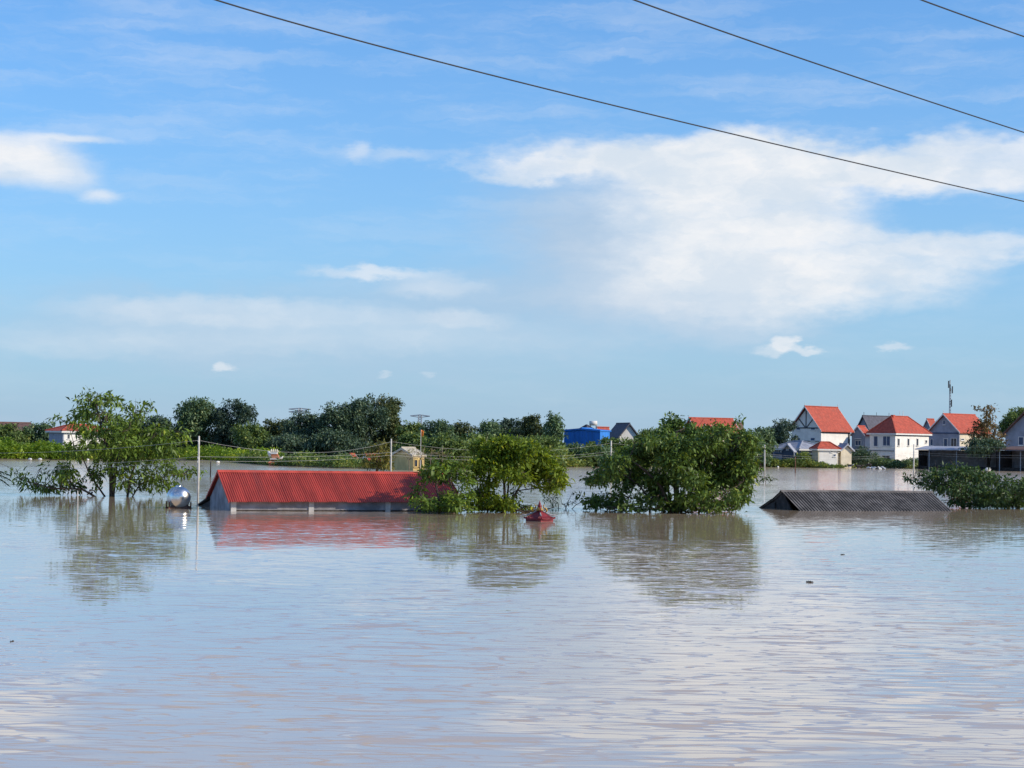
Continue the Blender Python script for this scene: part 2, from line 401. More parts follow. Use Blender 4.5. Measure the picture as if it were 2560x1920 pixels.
def px_tree(name, label, base_px, D, clumps, stems, m, leafL, leafW, dens, seed, depth=2.2, bark=BARK, droop=0.4, limbs=1.0, per=9, twig=0.16, group=None, cat='tree'):
    """near tree: clumps (px, py, rx, ry) in the photograph give each bough's height and side position, its own depth is drawn inside the crown"""
    rng = np.random.default_rng(seed)
    base = B(base_px, D); s = scale_at(D)
    root = thing(name, label, cat, base, 0, group)
    xs = [c[0] for c in clumps]; ys = [c[1] for c in clumps]
    cx, cy = (min(xs) + max(xs)) / 2, (min(ys) + max(ys)) / 2; hx, hy = (max(xs) - min(xs)) / 2 + 30, (max(ys) - min(ys)) / 2 + 30
    cl, ends = [], []
    for c in clumps:
        x, y, rx, ry = c[:4]; q = c[4] if len(c) > 4 else 1.0
        lim = math.sqrt(max(0.05, 1 - ((x - cx) / hx) ** 2 - 0.5 * ((y - cy) / hy) ** 2)) * depth
        for _ in range(1 if rx * ry < 350 else 2):
            dy = rng.uniform(-lim, lim)
            p = P(x, y, D); p = Vector((p.x, D + dy, p.z)) - base
            r = (rx / s, max(0.25, (rx + ry) / 2 / s), ry / s)
            n = int(dens * q * rx * ry / 100)
            cl.append((tuple(p), r, max(9, n))); ends.append(p)
    V, T = leaf_array(rng, cl, leafL, leafW, droop, per, twig)
    keep = V[:, :, 2].min(axis=1) > -0.03
    V, T = V[keep], T[keep]
    mb = MB(); nodes = []
    for st in stems:                                   # (list of (px, py, depth offset), r0, r1)
        pts = []
        for (x, y, dy) in st[0]:
            p = P(x, y, D); pts.append(Vector((p.x, D + dy, p.z)) - base)
        pts[0].z = min(pts[0].z, -0.6)
        n = len(pts); rr = [st[1] + (st[2] - st[1]) * i / (n - 1) for i in range(n)]
        mb = MB(); mb.tube(pts, rr, 8); mb.build('trunk' if st is stems[0] else 'stem', bark, root, True)
        for i in range(1, n):
            for t in (0.35, 0.7, 1.0): nodes.append((pts[i - 1].lerp(pts[i], t), rr[i]))
    mb2 = MB()
    for e in ends:
        if rng.random() > limbs: continue
        q = sorted(nodes, key=lambda nd: (nd[0] - e).length + 1.2 * max(0, nd[0].z - e.z))[0]
        pts = limb(mb2, q[0], e, min(q[1], 0.045) * 0.9, 0.010, rng, 5, 0.16, 0.05)
        for _ in range(3):
            k = pts[rng.integers(2, 6)]
            limb(mb2, k, k + Vector(rng.normal(size=3) * 0.35), 0.014, 0.005, rng, 2)
    mb2.build('branches', bark, root)
    np_mesh('crown', V, 4, m, root, T)
    return root

def far_tree(name, label, x0, x1, ytop, D, m, seed, ybot=None, leafL=0.62, leafW=0.30, style='round', dens=1.0, group=None, cat='tree', trunk=BARK, base_z=0.2):
    rng = np.random.default_rng(seed)
    xc = (x0 + x1) / 2; base = B(xc, D, base_z); s = scale_at(D)
    root = thing(name, label, cat, base, 0, group)
    w = (x1 - x0) / s / 2; top = Z(xc, ytop, D) - base_z
    bot = (Z(xc, ybot, D) - base_z) if ybot else top * 0.12
    h = (top - bot) / 2; cz = (top + bot) / 2
    cl, ends = [], []
    n = int(rng.integers(20, 27))
    for i in range(n):
        ang = rng.uniform(0, 2 * math.pi); t = (i + 0.5) / n
        zz = -0.85 + 1.6 * t
        if style == 'cone': rr = (0.95 - 0.55 * t)
        elif style == 'umbrella': rr = 0.35 + 0.6 * math.sqrt(t)
        else: rr = math.sqrt(max(0.05, 1 - (zz * 0.9) ** 2))
        q = rng.uniform(0.35, 0.95) * rr
        c = (w * q * math.cos(ang), w * q * math.sin(ang) * 0.9, cz + h * zz * 0.86)
        k = rng.uniform(0.28, 0.46)
        r = (w * k * 1.15, w * k * 1.1, min(w, h) * k * 0.9)
        nl = int(dens * 30 * r[0] * r[2] / (leafL * leafW))
        cl.append((c, r, max(12, min(nl, 1000)))); ends.append(Vector(c))
    for a in (-0.25, 0.2):                               # one leader at the very top, so the outline peaks where the photo's does
        cl.append(((a * w, rng.uniform(-.3, .3) * w, cz + h * rng.uniform(0.72, 0.84)), (w * 0.3, w * 0.3, h * 0.2), 120))
    V, T = leaf_array(rng, cl, leafL, leafW, 0.25, 7, 0.30 * leafL / 0.6, 0.5)
    V[:, :, 2] = np.maximum(V[:, :, 2], 0.02)
    mb = MB()
    limb(mb, (0, 0, -0.6), (rng.uniform(-.2, .2) * w, 0, cz + 0.2 * h), 0.05 * top ** 0.8, 0.05, rng, 5, 0.06)
    for e in ends[::2]:
        limb(mb, (0, 0, max(0.3, min(e.z - 0.4, cz - 0.4 * h))), e, 0.07, 0.02, rng, 3, 0.12)
    mb.build('trunk', trunk, root)
    np_mesh('crown', V, 4, m, root, T)
    return root

def fringe(name, label, cat, pts, width, hgt, n, m, seed, L=0.5, W=0.22, z0=0.05, upright=0.3, kind='stuff'):
    """uncountable low growth along a line of world points"""
    rng = np.random.default_rng(seed)
    pts = np.array([tuple(p)[:2] for p in pts]); seg = np.linalg.norm(np.diff(pts, axis=0), axis=1); cum = np.concatenate([[0], np.cumsum(seg)])
    t = rng.random(n) * cum[-1]; i = np.clip(np.searchsorted(cum, t) - 1, 0, len(seg) - 1); fr = (t - cum[i]) / seg[i]
    c = pts[i] + (pts[i + 1] - pts[i]) * fr[:, None]
    y = rng.random(n) * width
    hv = hgt * (0.62 + 0.38 * np.sin(t * 0.45 + seed) * np.sin(t * 0.17 + 2.1 * seed)) * (0.75 + 0.25 * np.sin(t * 1.9 + y))
    z = z0 + rng.random(n) ** 0.75 * hv
    pos = np.stack([c[:, 0] + rng.normal(size=n) * 0.3, c[:, 1] + y, z], 1)
    d = norm(rng.normal(size=(n, 3)) * np.array([1, 1, 0.6]) + np.array([0, 0, upright]))
    s = norm(np.cross(d, rng.normal(size=(n, 3)) * 0.6 + np.array([0, 0.6, 0.8])))
    l = L * rng.uniform(0.6, 1.3, (n, 1)); w = W * rng.uniform(0.7, 1.3, (n, 1))
    mid = pos + d * l * 0.5; tip = pos + d * l - np.array([0, 0, 1]) * l * 0.2
    V = np.stack([pos, mid + s * w / 2, tip, mid - s * w / 2], 1); V[:, :, 2] = np.maximum(V[:, :, 2], 0.02)
    cellr = np.sin(pos[:, 0] * 0.9 + 1.3 * np.sin(pos[:, 1])) * 0.25
    o = np_mesh(name, V, 4, m, None, np.clip(rng.random(n) * 0.7 + 0.2 + cellr, 0, 1))
    tag(o, label, cat)
    if kind: o['kind'] = kind
    return o

# ------------------------------------------------------------------ the setting: water and land
def structure(o): o['kind'] = 'structure'; return o
wb = MB(); wb.poly([(-5000, -60, 0), (5000, -60, 0), (5000, 9000, 0), (-5000, 9000, 0)])
structure(wb.build('flood_water', WATER))
SH = [(-5000, 250)] + [tuple(G(x, y)[:2]) for x, y in ((-300, 1149), (0, 1149.5), (200, 1150), (330, 1150.5), (470, 1151), (560, 1154), (615, 1157), (700, 1164.5), (860, 1171), (1010, 1173), (1200, 1171.5), (1400, 1167.5), (1600, 1166), (1890, 1167), (1940, 1167.5), (2120, 1168.5), (2290, 1170), (2400, 1172), (2540, 1173.5), (2760, 1175))] + [(5000, 320)]
gb = MB()
rng0 = np.random.default_rng(3)
n = len(SH)
rows = [(-40, -3.0), (-1.5, -0.5), (0.6, 0.08), (12, 0.35), (60, 0.5), (9000, 0.6)]
for (dy, z) in rows:
    for (x, y) in SH: gb.v.append((x, (y + dy) if dy < 5000 else 9500, z + (rng0.uniform(-.05, .05) if 0 < dy < 50 else 0)))
for i in range(len(rows) - 1):
    for j in range(n - 1): gb.f.append((i * n + j, i * n + j + 1, (i + 1) * n + j + 1, (i + 1) * n + j))
for (x, y) in SH: gb.v.append((x, -200, -3.0))
k = len(rows) * n
for j in range(n - 1): gb.f.append((k + j, k + j + 1, j + 1, j))
structure(gb.build('ground', MUD, None, True))

# ------------------------------------------------------------------ red sheet-metal house half under water
def solve_w(C, d, px):
    t = (px - 1280) / F
    return (t * C.y - C.x) / (d.x - t * d.y)
def corrugated(mb, p0, u, down, length, slope_len, pitch, amp, step=3, thick=0.012):
    """corrugated sheet: p0 ridge corner, u along the ridge, down along the fall line"""
    nrm = u.cross(down).normalized()
    if nrm.z < 0: nrm = -nrm
    prof = [(0.0, 1), (0.42, 1), (0.52, 0), (0.90, 0)]
    a = len(mb.v); S = []
    for i in range(int(length / pitch) + 1):
        for (t, h) in prof:
            q = (i + t) * pitch
            if q < length: S.append((q, amp * (h - 0.5)))
    for (q, h) in S:
        for k in range(step + 1): mb.v.append(tuple(p0 + u * q + down * (slope_len * k / step) + nrm * h))
    for i in range(len(S) - 1):
        for k in range(step):
            q = a + i * (step + 1) + k
            mb.f.append((q, q + 1, q + step + 2, q + step + 1))
def sheets(root, m, p0, d, length, sl, pitch, amp, ribs, seed):
    rng = random.Random(seed); wd = ribs * pitch; k = 0
    while k * wd < length - pitch:
        L = min(wd + pitch * 0.45, length - k * wd)
        mb = MB(); corrugated(mb, p0 + Vector((k * wd, 0, 0.006 * (k % 2) + rng.uniform(0, .004))) + d * rng.uniform(0, .02), Vector((1, 0, 0)), d, L, sl + rng.uniform(-.03, .02), pitch, amp)
        o = mb.build('roof_sheet', m, root); o.modifiers.new('solid', 'SOLIDIFY').thickness = 0.005
        k += 1
YAW = R(20)
def red_house():
    A = G(575, 1277); u = Vector((math.cos(YAW), math.sin(YAW), 0)); v = Vector((-math.sin(YAW), math.cos(YAW), 0))
    Lh = solve_w(A, u, 1152); w = solve_w(A, v, 531)
    root = thing('flooded_house', 'long grey house with corrugated red metal roof, water up to its eaves', 'house', A, YAW)
    zr = Z(548, 1178, A.y + 1.8); ov = 0.34; rk = 0.14
    ze = Z(575, 1254, A.y - 0.3)
    half = w / 2
    slope = (zr - ze) / (half + ov)
    zw = ze + slope * ov - 0.04                      # wall head under the sheets
    # walls
    mb = MB(); t = 0.16
    for (x0, x1, y0, y1) in ((0, Lh, 0, t), (0, Lh, w - t, w)): mb.box(x0, x1, y0, y1, -2.2, zw - 0.02)
    mb.build('wall', GREYWALL, root)
    for x in (0.003, Lh - t - 0.003):
        g = MB(); g.quadprism([(x, t + .002, -2.2), (x, w - t - .002, -2.2), (x, w - t - .002, zw - 0.03), (x, half, zr - 0.10), (x, t + .002, zw - 0.03)], (t, 0, 0))
        g.build('gable_wall', GREYWALL, root)
    # pilasters on the front
    for fx in (0.16, Lh * 0.345, Lh * 0.68):
        MB().box(fx - 0.13, fx + 0.13, -0.06, -0.001, -2.2, zw - 0.12).build('pilaster', PALEWALL, root)
    MB().box(0.3, Lh - .3, -0.045, -0.0015, -0.03, 0.05).build('plinth_band', DARKWOOD, root)
    # roof sheets
    sl = math.hypot(half + ov, zr - ze)
    for sgn, nm in ((-1, 'front'), (1, 'rear')):
        d = Vector((0, sgn * (half + ov), ze - zr)).normalized()
        sheets(root, REDROOF, Vector((-rk, half, zr)), d, Lh + 2 * rk, sl, 0.108, 0.034, 9, 5)
    # ridge cap, rake flashings, purlin ends
    rc = MB(); rc.quadprism([(-rk - .02, half - 0.17, zr - 0.055), (-rk - .02, half, zr + 0.06), (-rk - .02, half + 0.17, zr - 0.055), (-rk - .02, half, zr + 0.035)], (Lh + 2 * rk + .04, 0, 0))
    rc.build('ridge_cap', REDROOF, root)
    for x in (-rk - 0.02, Lh + rk - 0.01):
        for sgn in (-1, 1):
            e = (x, half + sgn * (half + ov + .02), ze + 0.03); p = (x, half, zr + 0.045)
            MB().quadprism([e, p, (p[0], p[1], p[2] - 0.13), (e[0], e[1], e[2] - 0.10)], (0.03, 0, 0)).build('rake_trim', REDROOF, root)
    # low rear lean-to showing past the gable
    yb = half + (half + ov) * 0.93; zb = zr + (ze - zr) * 0.93 - 0.05
    mb = MB(); mb.quadprism([(-0.12, yb, zb), (Lh, yb, zb), (Lh, yb + 3.1, -0.05), (-0.12, yb + 3.1, -0.05)], (0, 0, -0.06)); mb.build('lean_to_roof', DARKWOOD, root)
    mb = MB(); mb.quadprism([(0.01, w + 0.01, -0.8), (0.01, yb + 2.9, -0.8), (0.01, yb + 2.9, -0.1), (0.01, w + 0.01, zb - 0.16)], (0.1, 0, 0)); mb.build('lean_to_side', DARKWOOD, root)
red_house()

def brown_roof():
    A = G(2004, 1277); u = Vector((math.cos(YAW), math.sin(YAW), 0)); v = Vector((-math.sin(YAW), math.cos(YAW), 0))
    Lh = solve_w(A, u, 2380); zr = Z(1957, 1228, A.y + 2.0); half = 2.15
    root = thing('sunken_shed', 'low dark corrugated roof of a shed sunk in the flood, beside the dark bush', 'shed', A, YAW)
    drop = 0.5; k = zr / half
    for sgn in (-1, 1):
        reach = half + drop if sgn < 0 else half * 0.62
        d = Vector((0, sgn, -k)).normalized(); sl = reach * math.hypot(1, k)
        sheets(root, FIBRO, Vector((-0.12, half, zr)), d, Lh + 0.24, sl, 0.187, 0.072, 5, 8)
    MB().quadprism([(-0.16, half - 0.16, zr - 0.03), (-0.16, half, zr + 0.075), (-0.16, half + 0.16, zr - 0.03), (-0.16, half, zr + 0.05)], (Lh + .32, 0, 0)).build('ridge_cap', FIBRO, root)
    MB().quadprism([(0.02, 0.05, -1.2), (0.02, 2 * half - 0.4, -1.2), (0.02, 2 * half - 0.4, 0.28), (0.02, half, zr - 0.09)], (0.1, 0, 0)).build('gable_wall', DARKWOOD, root)
    MB().quadprism([(Lh - 0.12, 0.05, -1.2), (Lh - 0.12, 2 * half - 0.4, -1.2), (Lh - 0.12, 2 * half - 0.4, 0.28), (Lh - 0.12, half, zr - 0.09)], (0.1, 0, 0)).build('gable_wall', DARKWOOD, root)
    # the rear lower roof, one step down
    y0 = half * 1.45; z0 = zr * 0.52
    mb = MB(); corrugated(mb, Vector((-0.2, y0, z0)), Vector((1, 0, 0)), Vector((0, 1, -0.36)).normalized(), Lh * 0.9, 2.1, 0.187, 0.05)
    o = mb.build('lean_to_roof', FIBRO, root); o.modifiers.new('solid', 'SOLIDIFY').thickness = 0.008
    MB().quadprism([(-0.05, y0 - .1, -0.8), (-0.05, y0 + 1.7, -0.8), (-0.05, y0 + 1.7, -0.03), (-0.05, y0 - .1, z0 - 0.12)], (0.07, 0, 0)).build('lean_to_side', DARKWOOD, root)
    for x in (Lh * 0.27, Lh * .55): MB().tube([(x, half, zr), (x, half, zr + 0.16)], 0.012, 5).build('roof_pin', RUST, root)
brown_roof()

# ------------------------------------------------------------------ steel tank
def tank():
    A = G(449, 1271); s = scale_at(A.y)
    r = 0.545; ax = math.atan2(0.42, 1.0)
    root = thing('water_tank', 'stainless steel water tank lying on its stand in the flood beside the pole', 'water tank', A, 0); root.scale = (0.93, 0.93, 0.96)
    zc = Z(452, 1243, A.y)
    body = [(0.0, 0), (0.14, 0.02), (0.30, 0.08), (0.42, 0.16), (0.50, 0.25), (0.538, 0.33), (0.545, 0.36)]
    prof = [(rr, -0.36 + h) for rr, h in body] + [(0.556, 0.02), (0.556, 0.05), (r, 0.052), (r, 0.32), (0.556, 0.325), (0.556, 0.35), (r, 0.355), (r, 0.75), (0.556, .76), (.556, .79), (r, .80)] + [(rr, 1.2 - h) for rr, h in reversed(body)]
    mb = MB(); mb.lathe(prof, (0, 0, 0), 'Y', 40)
    o = mb.build('shell', STEEL, root, True); o.location = (0.05, -0.1, zc); o.rotation_euler = (0, 0, ax)
    c = MB(); c.lathe([(0.16, 0.50), (0.16, 0.59), (0.12, 0.62), (0.0, 0.63)], (0, 0.45, 0), 'Z', 16)
    lid = c.build('lid', STEEL, root, True); lid.location = (0.05, -0.1, zc); lid.rotation_euler = (0, 0, ax)
    for y in (0.05, 0.72):
        st = MB(); st.box(-0.62, 0.62, y - 0.03, y + 0.03, -0.05, 0.06)
        for x in (-0.58, 0.52): st.box(x, x + 0.06, y - 0.029, y + 0.029, -1.5, -0.051)
        st.box(-0.60, -0.54, y - 0.028, y + 0.028, 0.061, 0.34); st.box(0.54, 0.60, y - 0.028, y + 0.028, 0.061, 0.34)
        q = st.build('stand', RUST, root); q.location = (0.05, -0.1, 0); q.rotation_euler = (0, 0, ax)
    sk = MB(); sk.lathe([(0.53, -0.3), (0.53, 0.10), (0.50, 0.11)], (0, 0, 0), 'Z', 28)
    k = sk.build('ring_base', RUST, root, True); k.location = (-0.02, 0.3, 0)
tank()

# ------------------------------------------------------------------ little shrine roof
def shrine():
    A = G(1349, 1304); root = thing('shrine_roof', 'small red tiled shrine roof with gold and red finial above the water', 'shrine', A + Vector((0, 0.55, -0.10)), R(50)); root.scale = (0.60, 0.60, 0.60)
    h = 0.86; ze = 0.36; za = 0.98
    MB().box(-0.42, 0.42, -0.42, 0.42, -2.0, 0.18).build('pillar', CREAM, root)
    for q in range(4):
        rot = Matrix.Rotation(q * math.pi / 2, 3, 'Z')
        for i in range(11):                                          # tile courses run down the slope
            x = (-1 + (i + 0.5) / 5.5) * h * 0.95
            mb = MB(); pts = []
            for k in range(5):
                t = k / 4
                y = -h * (1 - t) * 1.0
                lim = max(0.001, h - abs(x))
                y = -h + lim * t * 0.94
                lift = 0.16 * (abs(x) / h) ** 3 * (1 - t)
                z = ze + (za - ze) * ((y + h) / h) ** 1.25 + lift
                pts.append(rot @ Vector((x, y, z)))
            mb.tube(pts, 0.046, 6); mb.build('tile_course', REDTILE, root, True)
            e = MB(); c = rot @ Vector((x, -h - 0.005, ze - 0.04 + 0.16 * (abs(x) / h) ** 3)); e.tube([c + rot @ Vector((0, 0.03, 0)), c - rot @ Vector((0, 0.015, 0))], 0.05, 8)
            e.build('tile_end', REDTILE, root)
        bd = MB(); pl = []
        bd.poly([rot @ Vector(p) for p in ((-h, -h + .02, ze - 0.02), (h, -h + .02, ze - 0.02), (0.06, -0.06, za - 0.03), (-0.06, -0.06, za - 0.03))]); bd.build('roof_slope', REDTILE, root)
        MB().quadprism([rot @ Vector(p) for p in ((-h * .84, -h * .84 + 0.002, 0.02), (h * .84, -h * .84 + .002, 0.02), (h * .84, -h * .84 + .002, ze - 0.02), (-h * .84, -h * .84 + .002, ze - 0.02))], rot @ Vector((0, 0.05, 0))).build('fascia', REDTILE, root)
        hp = []
        for k in range(7):
            t = k / 6; hp.append(rot @ Vector((-h * (1.06 - t * 1.0), -h * (1.06 - t * 1.0), ze + (za - ze) * t ** 1.25 + 0.22 * (1 - t) ** 3 + 0.05)))
        MB().tube(hp, [0.04] + [0.055] * 6, 6).build('hip_ridge', STONEG, root, True)
    f = MB(); f.lathe([(0.26, 0), (0.30, 0.10), (0.20, 0.16), (0.17, 0.26)], (0, 0, za - 0.04), 'Z', 14).build('finial_base', GOLD, root, True)
    f = MB(); f.lathe([(0.13, 0), (0.18, 0.09), (0.14, 0.20), (0.08, 0.26), (0.10, 0.31), (0.06, 0.37), (0.04, 0.44), (0.012, 0.54)], (0, 0, za + 0.18), 'Z', 12).build('finial', REDTILE, root, True)
    for q in range(4):
        a = q * math.pi / 2 + math.pi / 4
        c, s_ = math.cos(a), math.sin(a)
        pts = [(c * r_, s_ * r_, za - 0.06 + zz) for r_, zz in ((0.46, -0.08), (0.56, 0.04), (0.48, 0.20), (0.32, 0.22), (0.28, 0.38), (0.40, 0.52))]
        MB().tube(pts, [0.07, 0.075, 0.07, 0.06, 0.05, 0.02], 6).build('scroll', GOLD if q in (1, 3) else REDTILE, root, True)
shrine()

# ------------------------------------------------------------------ poles, wires and stakes
POLES = [(494, 1090, None, 1263), (978, 1097, 150, None), (1528, 1102, 190, None), (1911, 1112, None, 1189), (2284, 1110, None, 1191)]
PL = ['white concrete utility pole standing between the steel tank and the red roof', 'utility pole rising behind the ridge of the red roof', 'short utility pole top in front of the blue warehouse, left of the big tree',
      'utility pole in the water just right of the big tree', 'utility pole in front of the white house with the three narrow windows']
tops = []
for (px, yt, D, yb), lab in zip(POLES, PL):
    b = G(px, yb) if yb else B(px, D)
    D = b.y; zt = Z(px, yt, D)
    root = thing('utility_pole', lab, 'pole', b, 0, 'utility poles of the flooded power line')
    r = 2.5 / scale_at(D) if D < 120 else 1.9 / scale_at(D)
    r = min(max(r, 0.05), 0.075)
    MB().tube([(0, 0, -1.5), (0.01, 0, zt * 0.5), (0.0, 0, zt)], [r * 1.25, r * 1.1, r * 0.9], 10).build('shaft', CONC, root, True)
    for dz in (0.30, 1.15, 1.35):
        MB().tube([(-0.02, -r - 0.01, zt - dz), (-0.02, -r - 0.09, zt - dz), (-0.02, -r - 0.09, zt - dz + 0.08)], 0.02, 5).build('insulator', TRIM, root)
    tops.append(b + Vector((0, -0.12, zt)))
lefto = tops[0] + Vector((-17, 9, -0.9)); righto = B(2900, 175) + Vector((0, 0, 4.6))
def strand(name, label, dz, sag):
    mb = MB(); pts = []
    ch = [lefto] + tops + [righto]
    for a, b, sg in zip(ch, ch[1:], sag):
        for i in range(12):
            t = i / 12; p = a.lerp(b, t); p.z += -dz - sg * 4 * t * (1 - t); pts.append(p)
    pts.append(ch[-1] - Vector((0, 0, dz)))
    mb.tube(pts, 0.007, 5); o = mb.build(name, WIRE, None, True); tag(o, label, 'wire', 'wires of the flooded power line')
strand('power_line_wire', 'topmost wire of the low power line, sagging between the pole tops', 0.22, (0.3, 0.75, 0.8, 0.5, 0.4, 0.3))
strand('power_line_wire', 'middle wire of the low power line, strung below the pole tops', 1.06, (0.2, 0.15, 0.5, 0.6, 0.5, 0.35))
strand('power_line_wire', 'lowest wire of the low power line, nearest to the water', 1.27, (0.2, 0.2, 0.55, 0.65, 0.55, 0.4))
def stake(px, yt, yb, r, m, lab, lean=0.0):
    b = G(px, yb); z = Z(px, yt, b.y)
    o = MB().tube([(0, 0, -0.8), (lean * .5, 0, z * .5), (lean, 0, z)], [r, r, r * 0.85], 7).build('stake', m, None, True)
    o.location = b; tag(o, lab, 'stake')
stake(194, 1227, 1288, 0.028, CONC, 'thin pale stake in the water in front of the left tree', -0.02)
stake(526, 1146, 1193, 0.055, DARKWOOD, 'short dark stake in the water just right of the left utility pole')
stake(1988, 1142, 1183, 0.07, RUST, 'brown stake in the water below the blue-grey bungalow')
stake(2040, 1212, 1229, 0.02, CONC, 'tiny pale stake behind the dark shed ridge')
def cable(name, label, pts, r, m):
    P3 = [P(*p) for p in pts]
    def quad(t):
        a, b, c = P3
        return a * (2 * (t - .5) * (t - 1)) + b * (4 * t * (1 - t)) + c * (2 * t * (t - .5))
    o = MB().tube([quad(-0.25 + 1.5 * i / 40) for i in range(41)], r, 6).build(name, m, None, True); tag(o, label, 'cable', None); return o
cable('overhead_cable', 'lowest and longest black overhead cable, crossing the whole upper sky', [(540, 0, 23.0), (1450, 243, 28.0), (2560, 503.5, 36.0)], 0.0105, CABLE)
cable('overhead_cable', 'middle black overhead cable, running from the top centre to the right edge', [(1586, 0, 24.0), (2070, 169, 28.0), (2560, 331, 33.0)], 0.0105, CABLE)
cable('overhead_cable', 'short black overhead cable cutting the top right corner', [(2304, 0, 25.0), (2432, 46.5, 26.6), (2560, 91.4, 28.4)], 0.0105, CABLE)
def rope():
    a = P(-120, 1256, 108); b = P(45, 1245, 110); c = P(150, 1236, 113)
    pts = [a, P(-40, 1254, 109), b, P(100, 1239, 112), c]
    o = MB().tube(pts, 0.02, 5).build('rope', CABLE, None, True); tag(o, 'dark rope running from the left edge to the left tree', 'rope')
    f = MB().lathe([(0.01, -0.09), (0.07, -0.05), (0.07, 0.05), (0.01, 0.09)], (0, 0, 0), 'Z', 10).build('float', CABLE, None, True); f.location = P(38, 1245.5, 110); tag(f, 'small dark float on the rope at the left edge', 'float')
rope()

# ------------------------------------------------------------------ near trees
px_tree('flooded_tree', 'tall sparse tree with long drooping leaves standing in water left of the steel tank', 281, G(281, 1241).y,
    [(235, 985, 20, 12), (215, 1002, 32, 16), (280, 1000, 30, 14), (305, 1012, 20, 12), (335, 1020, 18, 12), (378, 1012, 18, 10), (395, 1024, 12, 8), (190, 1042, 40, 18), (160, 1045, 16, 10), (230, 1032, 30, 22), (262, 1042, 30, 18),
     (345, 1045, 30, 18), (230, 1070, 30, 22), (270, 1078, 35, 22), (322, 1080, 42, 26), (370, 1085, 38, 26), (415, 1090, 32, 24), (450, 1082, 16, 18), (250, 1110, 42, 24), (310, 1115, 46, 24), (370, 1122, 46, 22), (425, 1122, 36, 20), (200, 1128, 40, 13),
     (262, 1140, 34, 16), (330, 1142, 36, 16), (400, 1148, 40, 14), (160, 1172, 30, 18), (180, 1190, 26, 16), (105, 1188, 20, 12, .6), (70, 1188, 24, 13), (55, 1202, 20, 12), (35, 1170, 6, 6), (98, 1162, 14, 6), (92, 1217, 12, 8), (62, 1222, 10, 9), (130, 1216, 40, 12), (175, 1214, 30, 16),
     (240, 1180, 22, 20), (300, 1172, 30, 18), (322, 1205, 26, 20), (380, 1185, 40, 18), (430, 1180, 32, 16), (472, 1180, 24, 14), (490, 1178, 10, 8), (415, 1212, 30, 13), (370, 1218, 28, 12), (300, 1225, 20, 8), (215, 1222, 20, 10)],
    [([(281, 1245, 0), (279, 1195, 0), (273, 1150, .1), (262, 1105, 0.2), (250, 1060, .1), (238, 1000, 0)], 0.17, 0.035), ([(281, 1200, 0), (295, 1150, -.3), (315, 1100, -.4), (335, 1040, -.3)], 0.10, 0.03),
     ([(313, 1240, .3), (322, 1200, .3), (335, 1160, .4), (360, 1120, .4), (385, 1070, .5)], 0.08, 0.03), ([(281, 1235, 0), (230, 1190, -.4), (215, 1150, -.6), (190, 1120, -.5)], 0.06, 0.025),
     ([(281, 1238, 0), (210, 1222, -.5), (140, 1220, -1), (90, 1205, -1.2), (60, 1195, -1.2)], 0.07, 0.02), ([(314, 1238, .3), (350, 1210, 0), (400, 1195, -.5), (460, 1185, -.8)], 0.05, 0.02)],
    L_TREE, 0.34, 0.115, 19, 5, depth=2.4, droop=0.55, per=10, twig=0.17)
px_tree('flooded_tree', 'sunlit yellow-green tree standing in water between the red roof and the shrine', 1262, G(1262, 1281).y,
    [(1205, 1120, 24, 16), (1260, 1105, 34, 13), (1292, 1115, 30, 14), (1322, 1122, 24, 18), (1352, 1145, 28, 22), (1230, 1138, 38, 18), (1290, 1148, 44, 22), (1370, 1172, 30, 22), (1392, 1200, 24, 16), (1335, 1182, 30, 18), (1200, 1165, 30, 16), (1262, 1178, 34, 16),
     (1185, 1195, 24, 13), (1345, 1213, 22, 9), (1378, 1218, 24, 8), (1405, 1212, 14, 8), (1205, 1235, 28, 16), (1235, 1256, 30, 16), (1185, 1262, 22, 14), (1272, 1258, 24, 14), (1305, 1271, 36, 7), (1225, 1205, 26, 14, .6), (1300, 1192, 30, 14), (1395, 1180, 20, 16), (1250, 1125, 30, 12), (1240, 1268, 34, 9), (1200, 1272, 26, 8), (1285, 1240, 18, 8, .6)],
    [([(1258, 1284, 0), (1262, 1240, 0), (1260, 1200, .2), (1245, 1165, .3), (1230, 1130, .2)], 0.085, 0.03), ([(1280, 1284, .3), (1283, 1245, .2), (1300, 1215, 0), (1320, 1180, -.3), (1335, 1150, -.4)], 0.09, 0.03),
     ([(1262, 1250, 0), (1285, 1228, .1), (1330, 1222, .2), (1380, 1218, .1)], 0.05, 0.02), ([(1262, 1215, .1), (1275, 1180, .3), (1285, 1140, .5)], 0.06, 0.02), ([(1225, 1284, -.3), (1215, 1255, -.3), (1195, 1220, -.4), (1190, 1180, -.3)], 0.05, 0.02)],
    L_LIT, 0.24, 0.105, 66, 7, depth=1.7, droop=0.2, per=9, twig=0.14)
px_tree('flooded_shrub', 'shaded shrub hiding the right end of the red-roofed house', 1100, G(1100, 1283).y,
    [(1115, 1157, 28, 11), (1088, 1176, 34, 13), (1130, 1184, 24, 13), (1068, 1190, 22, 11), (1105, 1196, 28, 8), (1160, 1180, 16, 14), (1040, 1240, 20, 11), (1062, 1254, 26, 12), (1100, 1262, 36, 12), (1140, 1256, 28, 15), (1168, 1238, 16, 18), (1100, 1275, 46, 7), (1145, 1273, 36, 9), (1072, 1273, 20, 7), (1050, 1222, 14, 8), (1170, 1205, 14, 14), (1120, 1243, 20, 8)],
    [([(1100, 1286, 0), (1098, 1255, 0), (1090, 1215, .2), (1095, 1175, .2)], 0.07, 0.025), ([(1130, 1286, .1), (1135, 1245, .1), (1125, 1200, .2)], 0.06, 0.02), ([(1085, 1284, -.2), (1065, 1255, -.3), (1050, 1230, -.4)], 0.04, 0.02)],
    L_TREE, 0.26, 0.11, 46, 9, depth=1.3, droop=0.3, per=9, twig=0.14, cat='shrub')
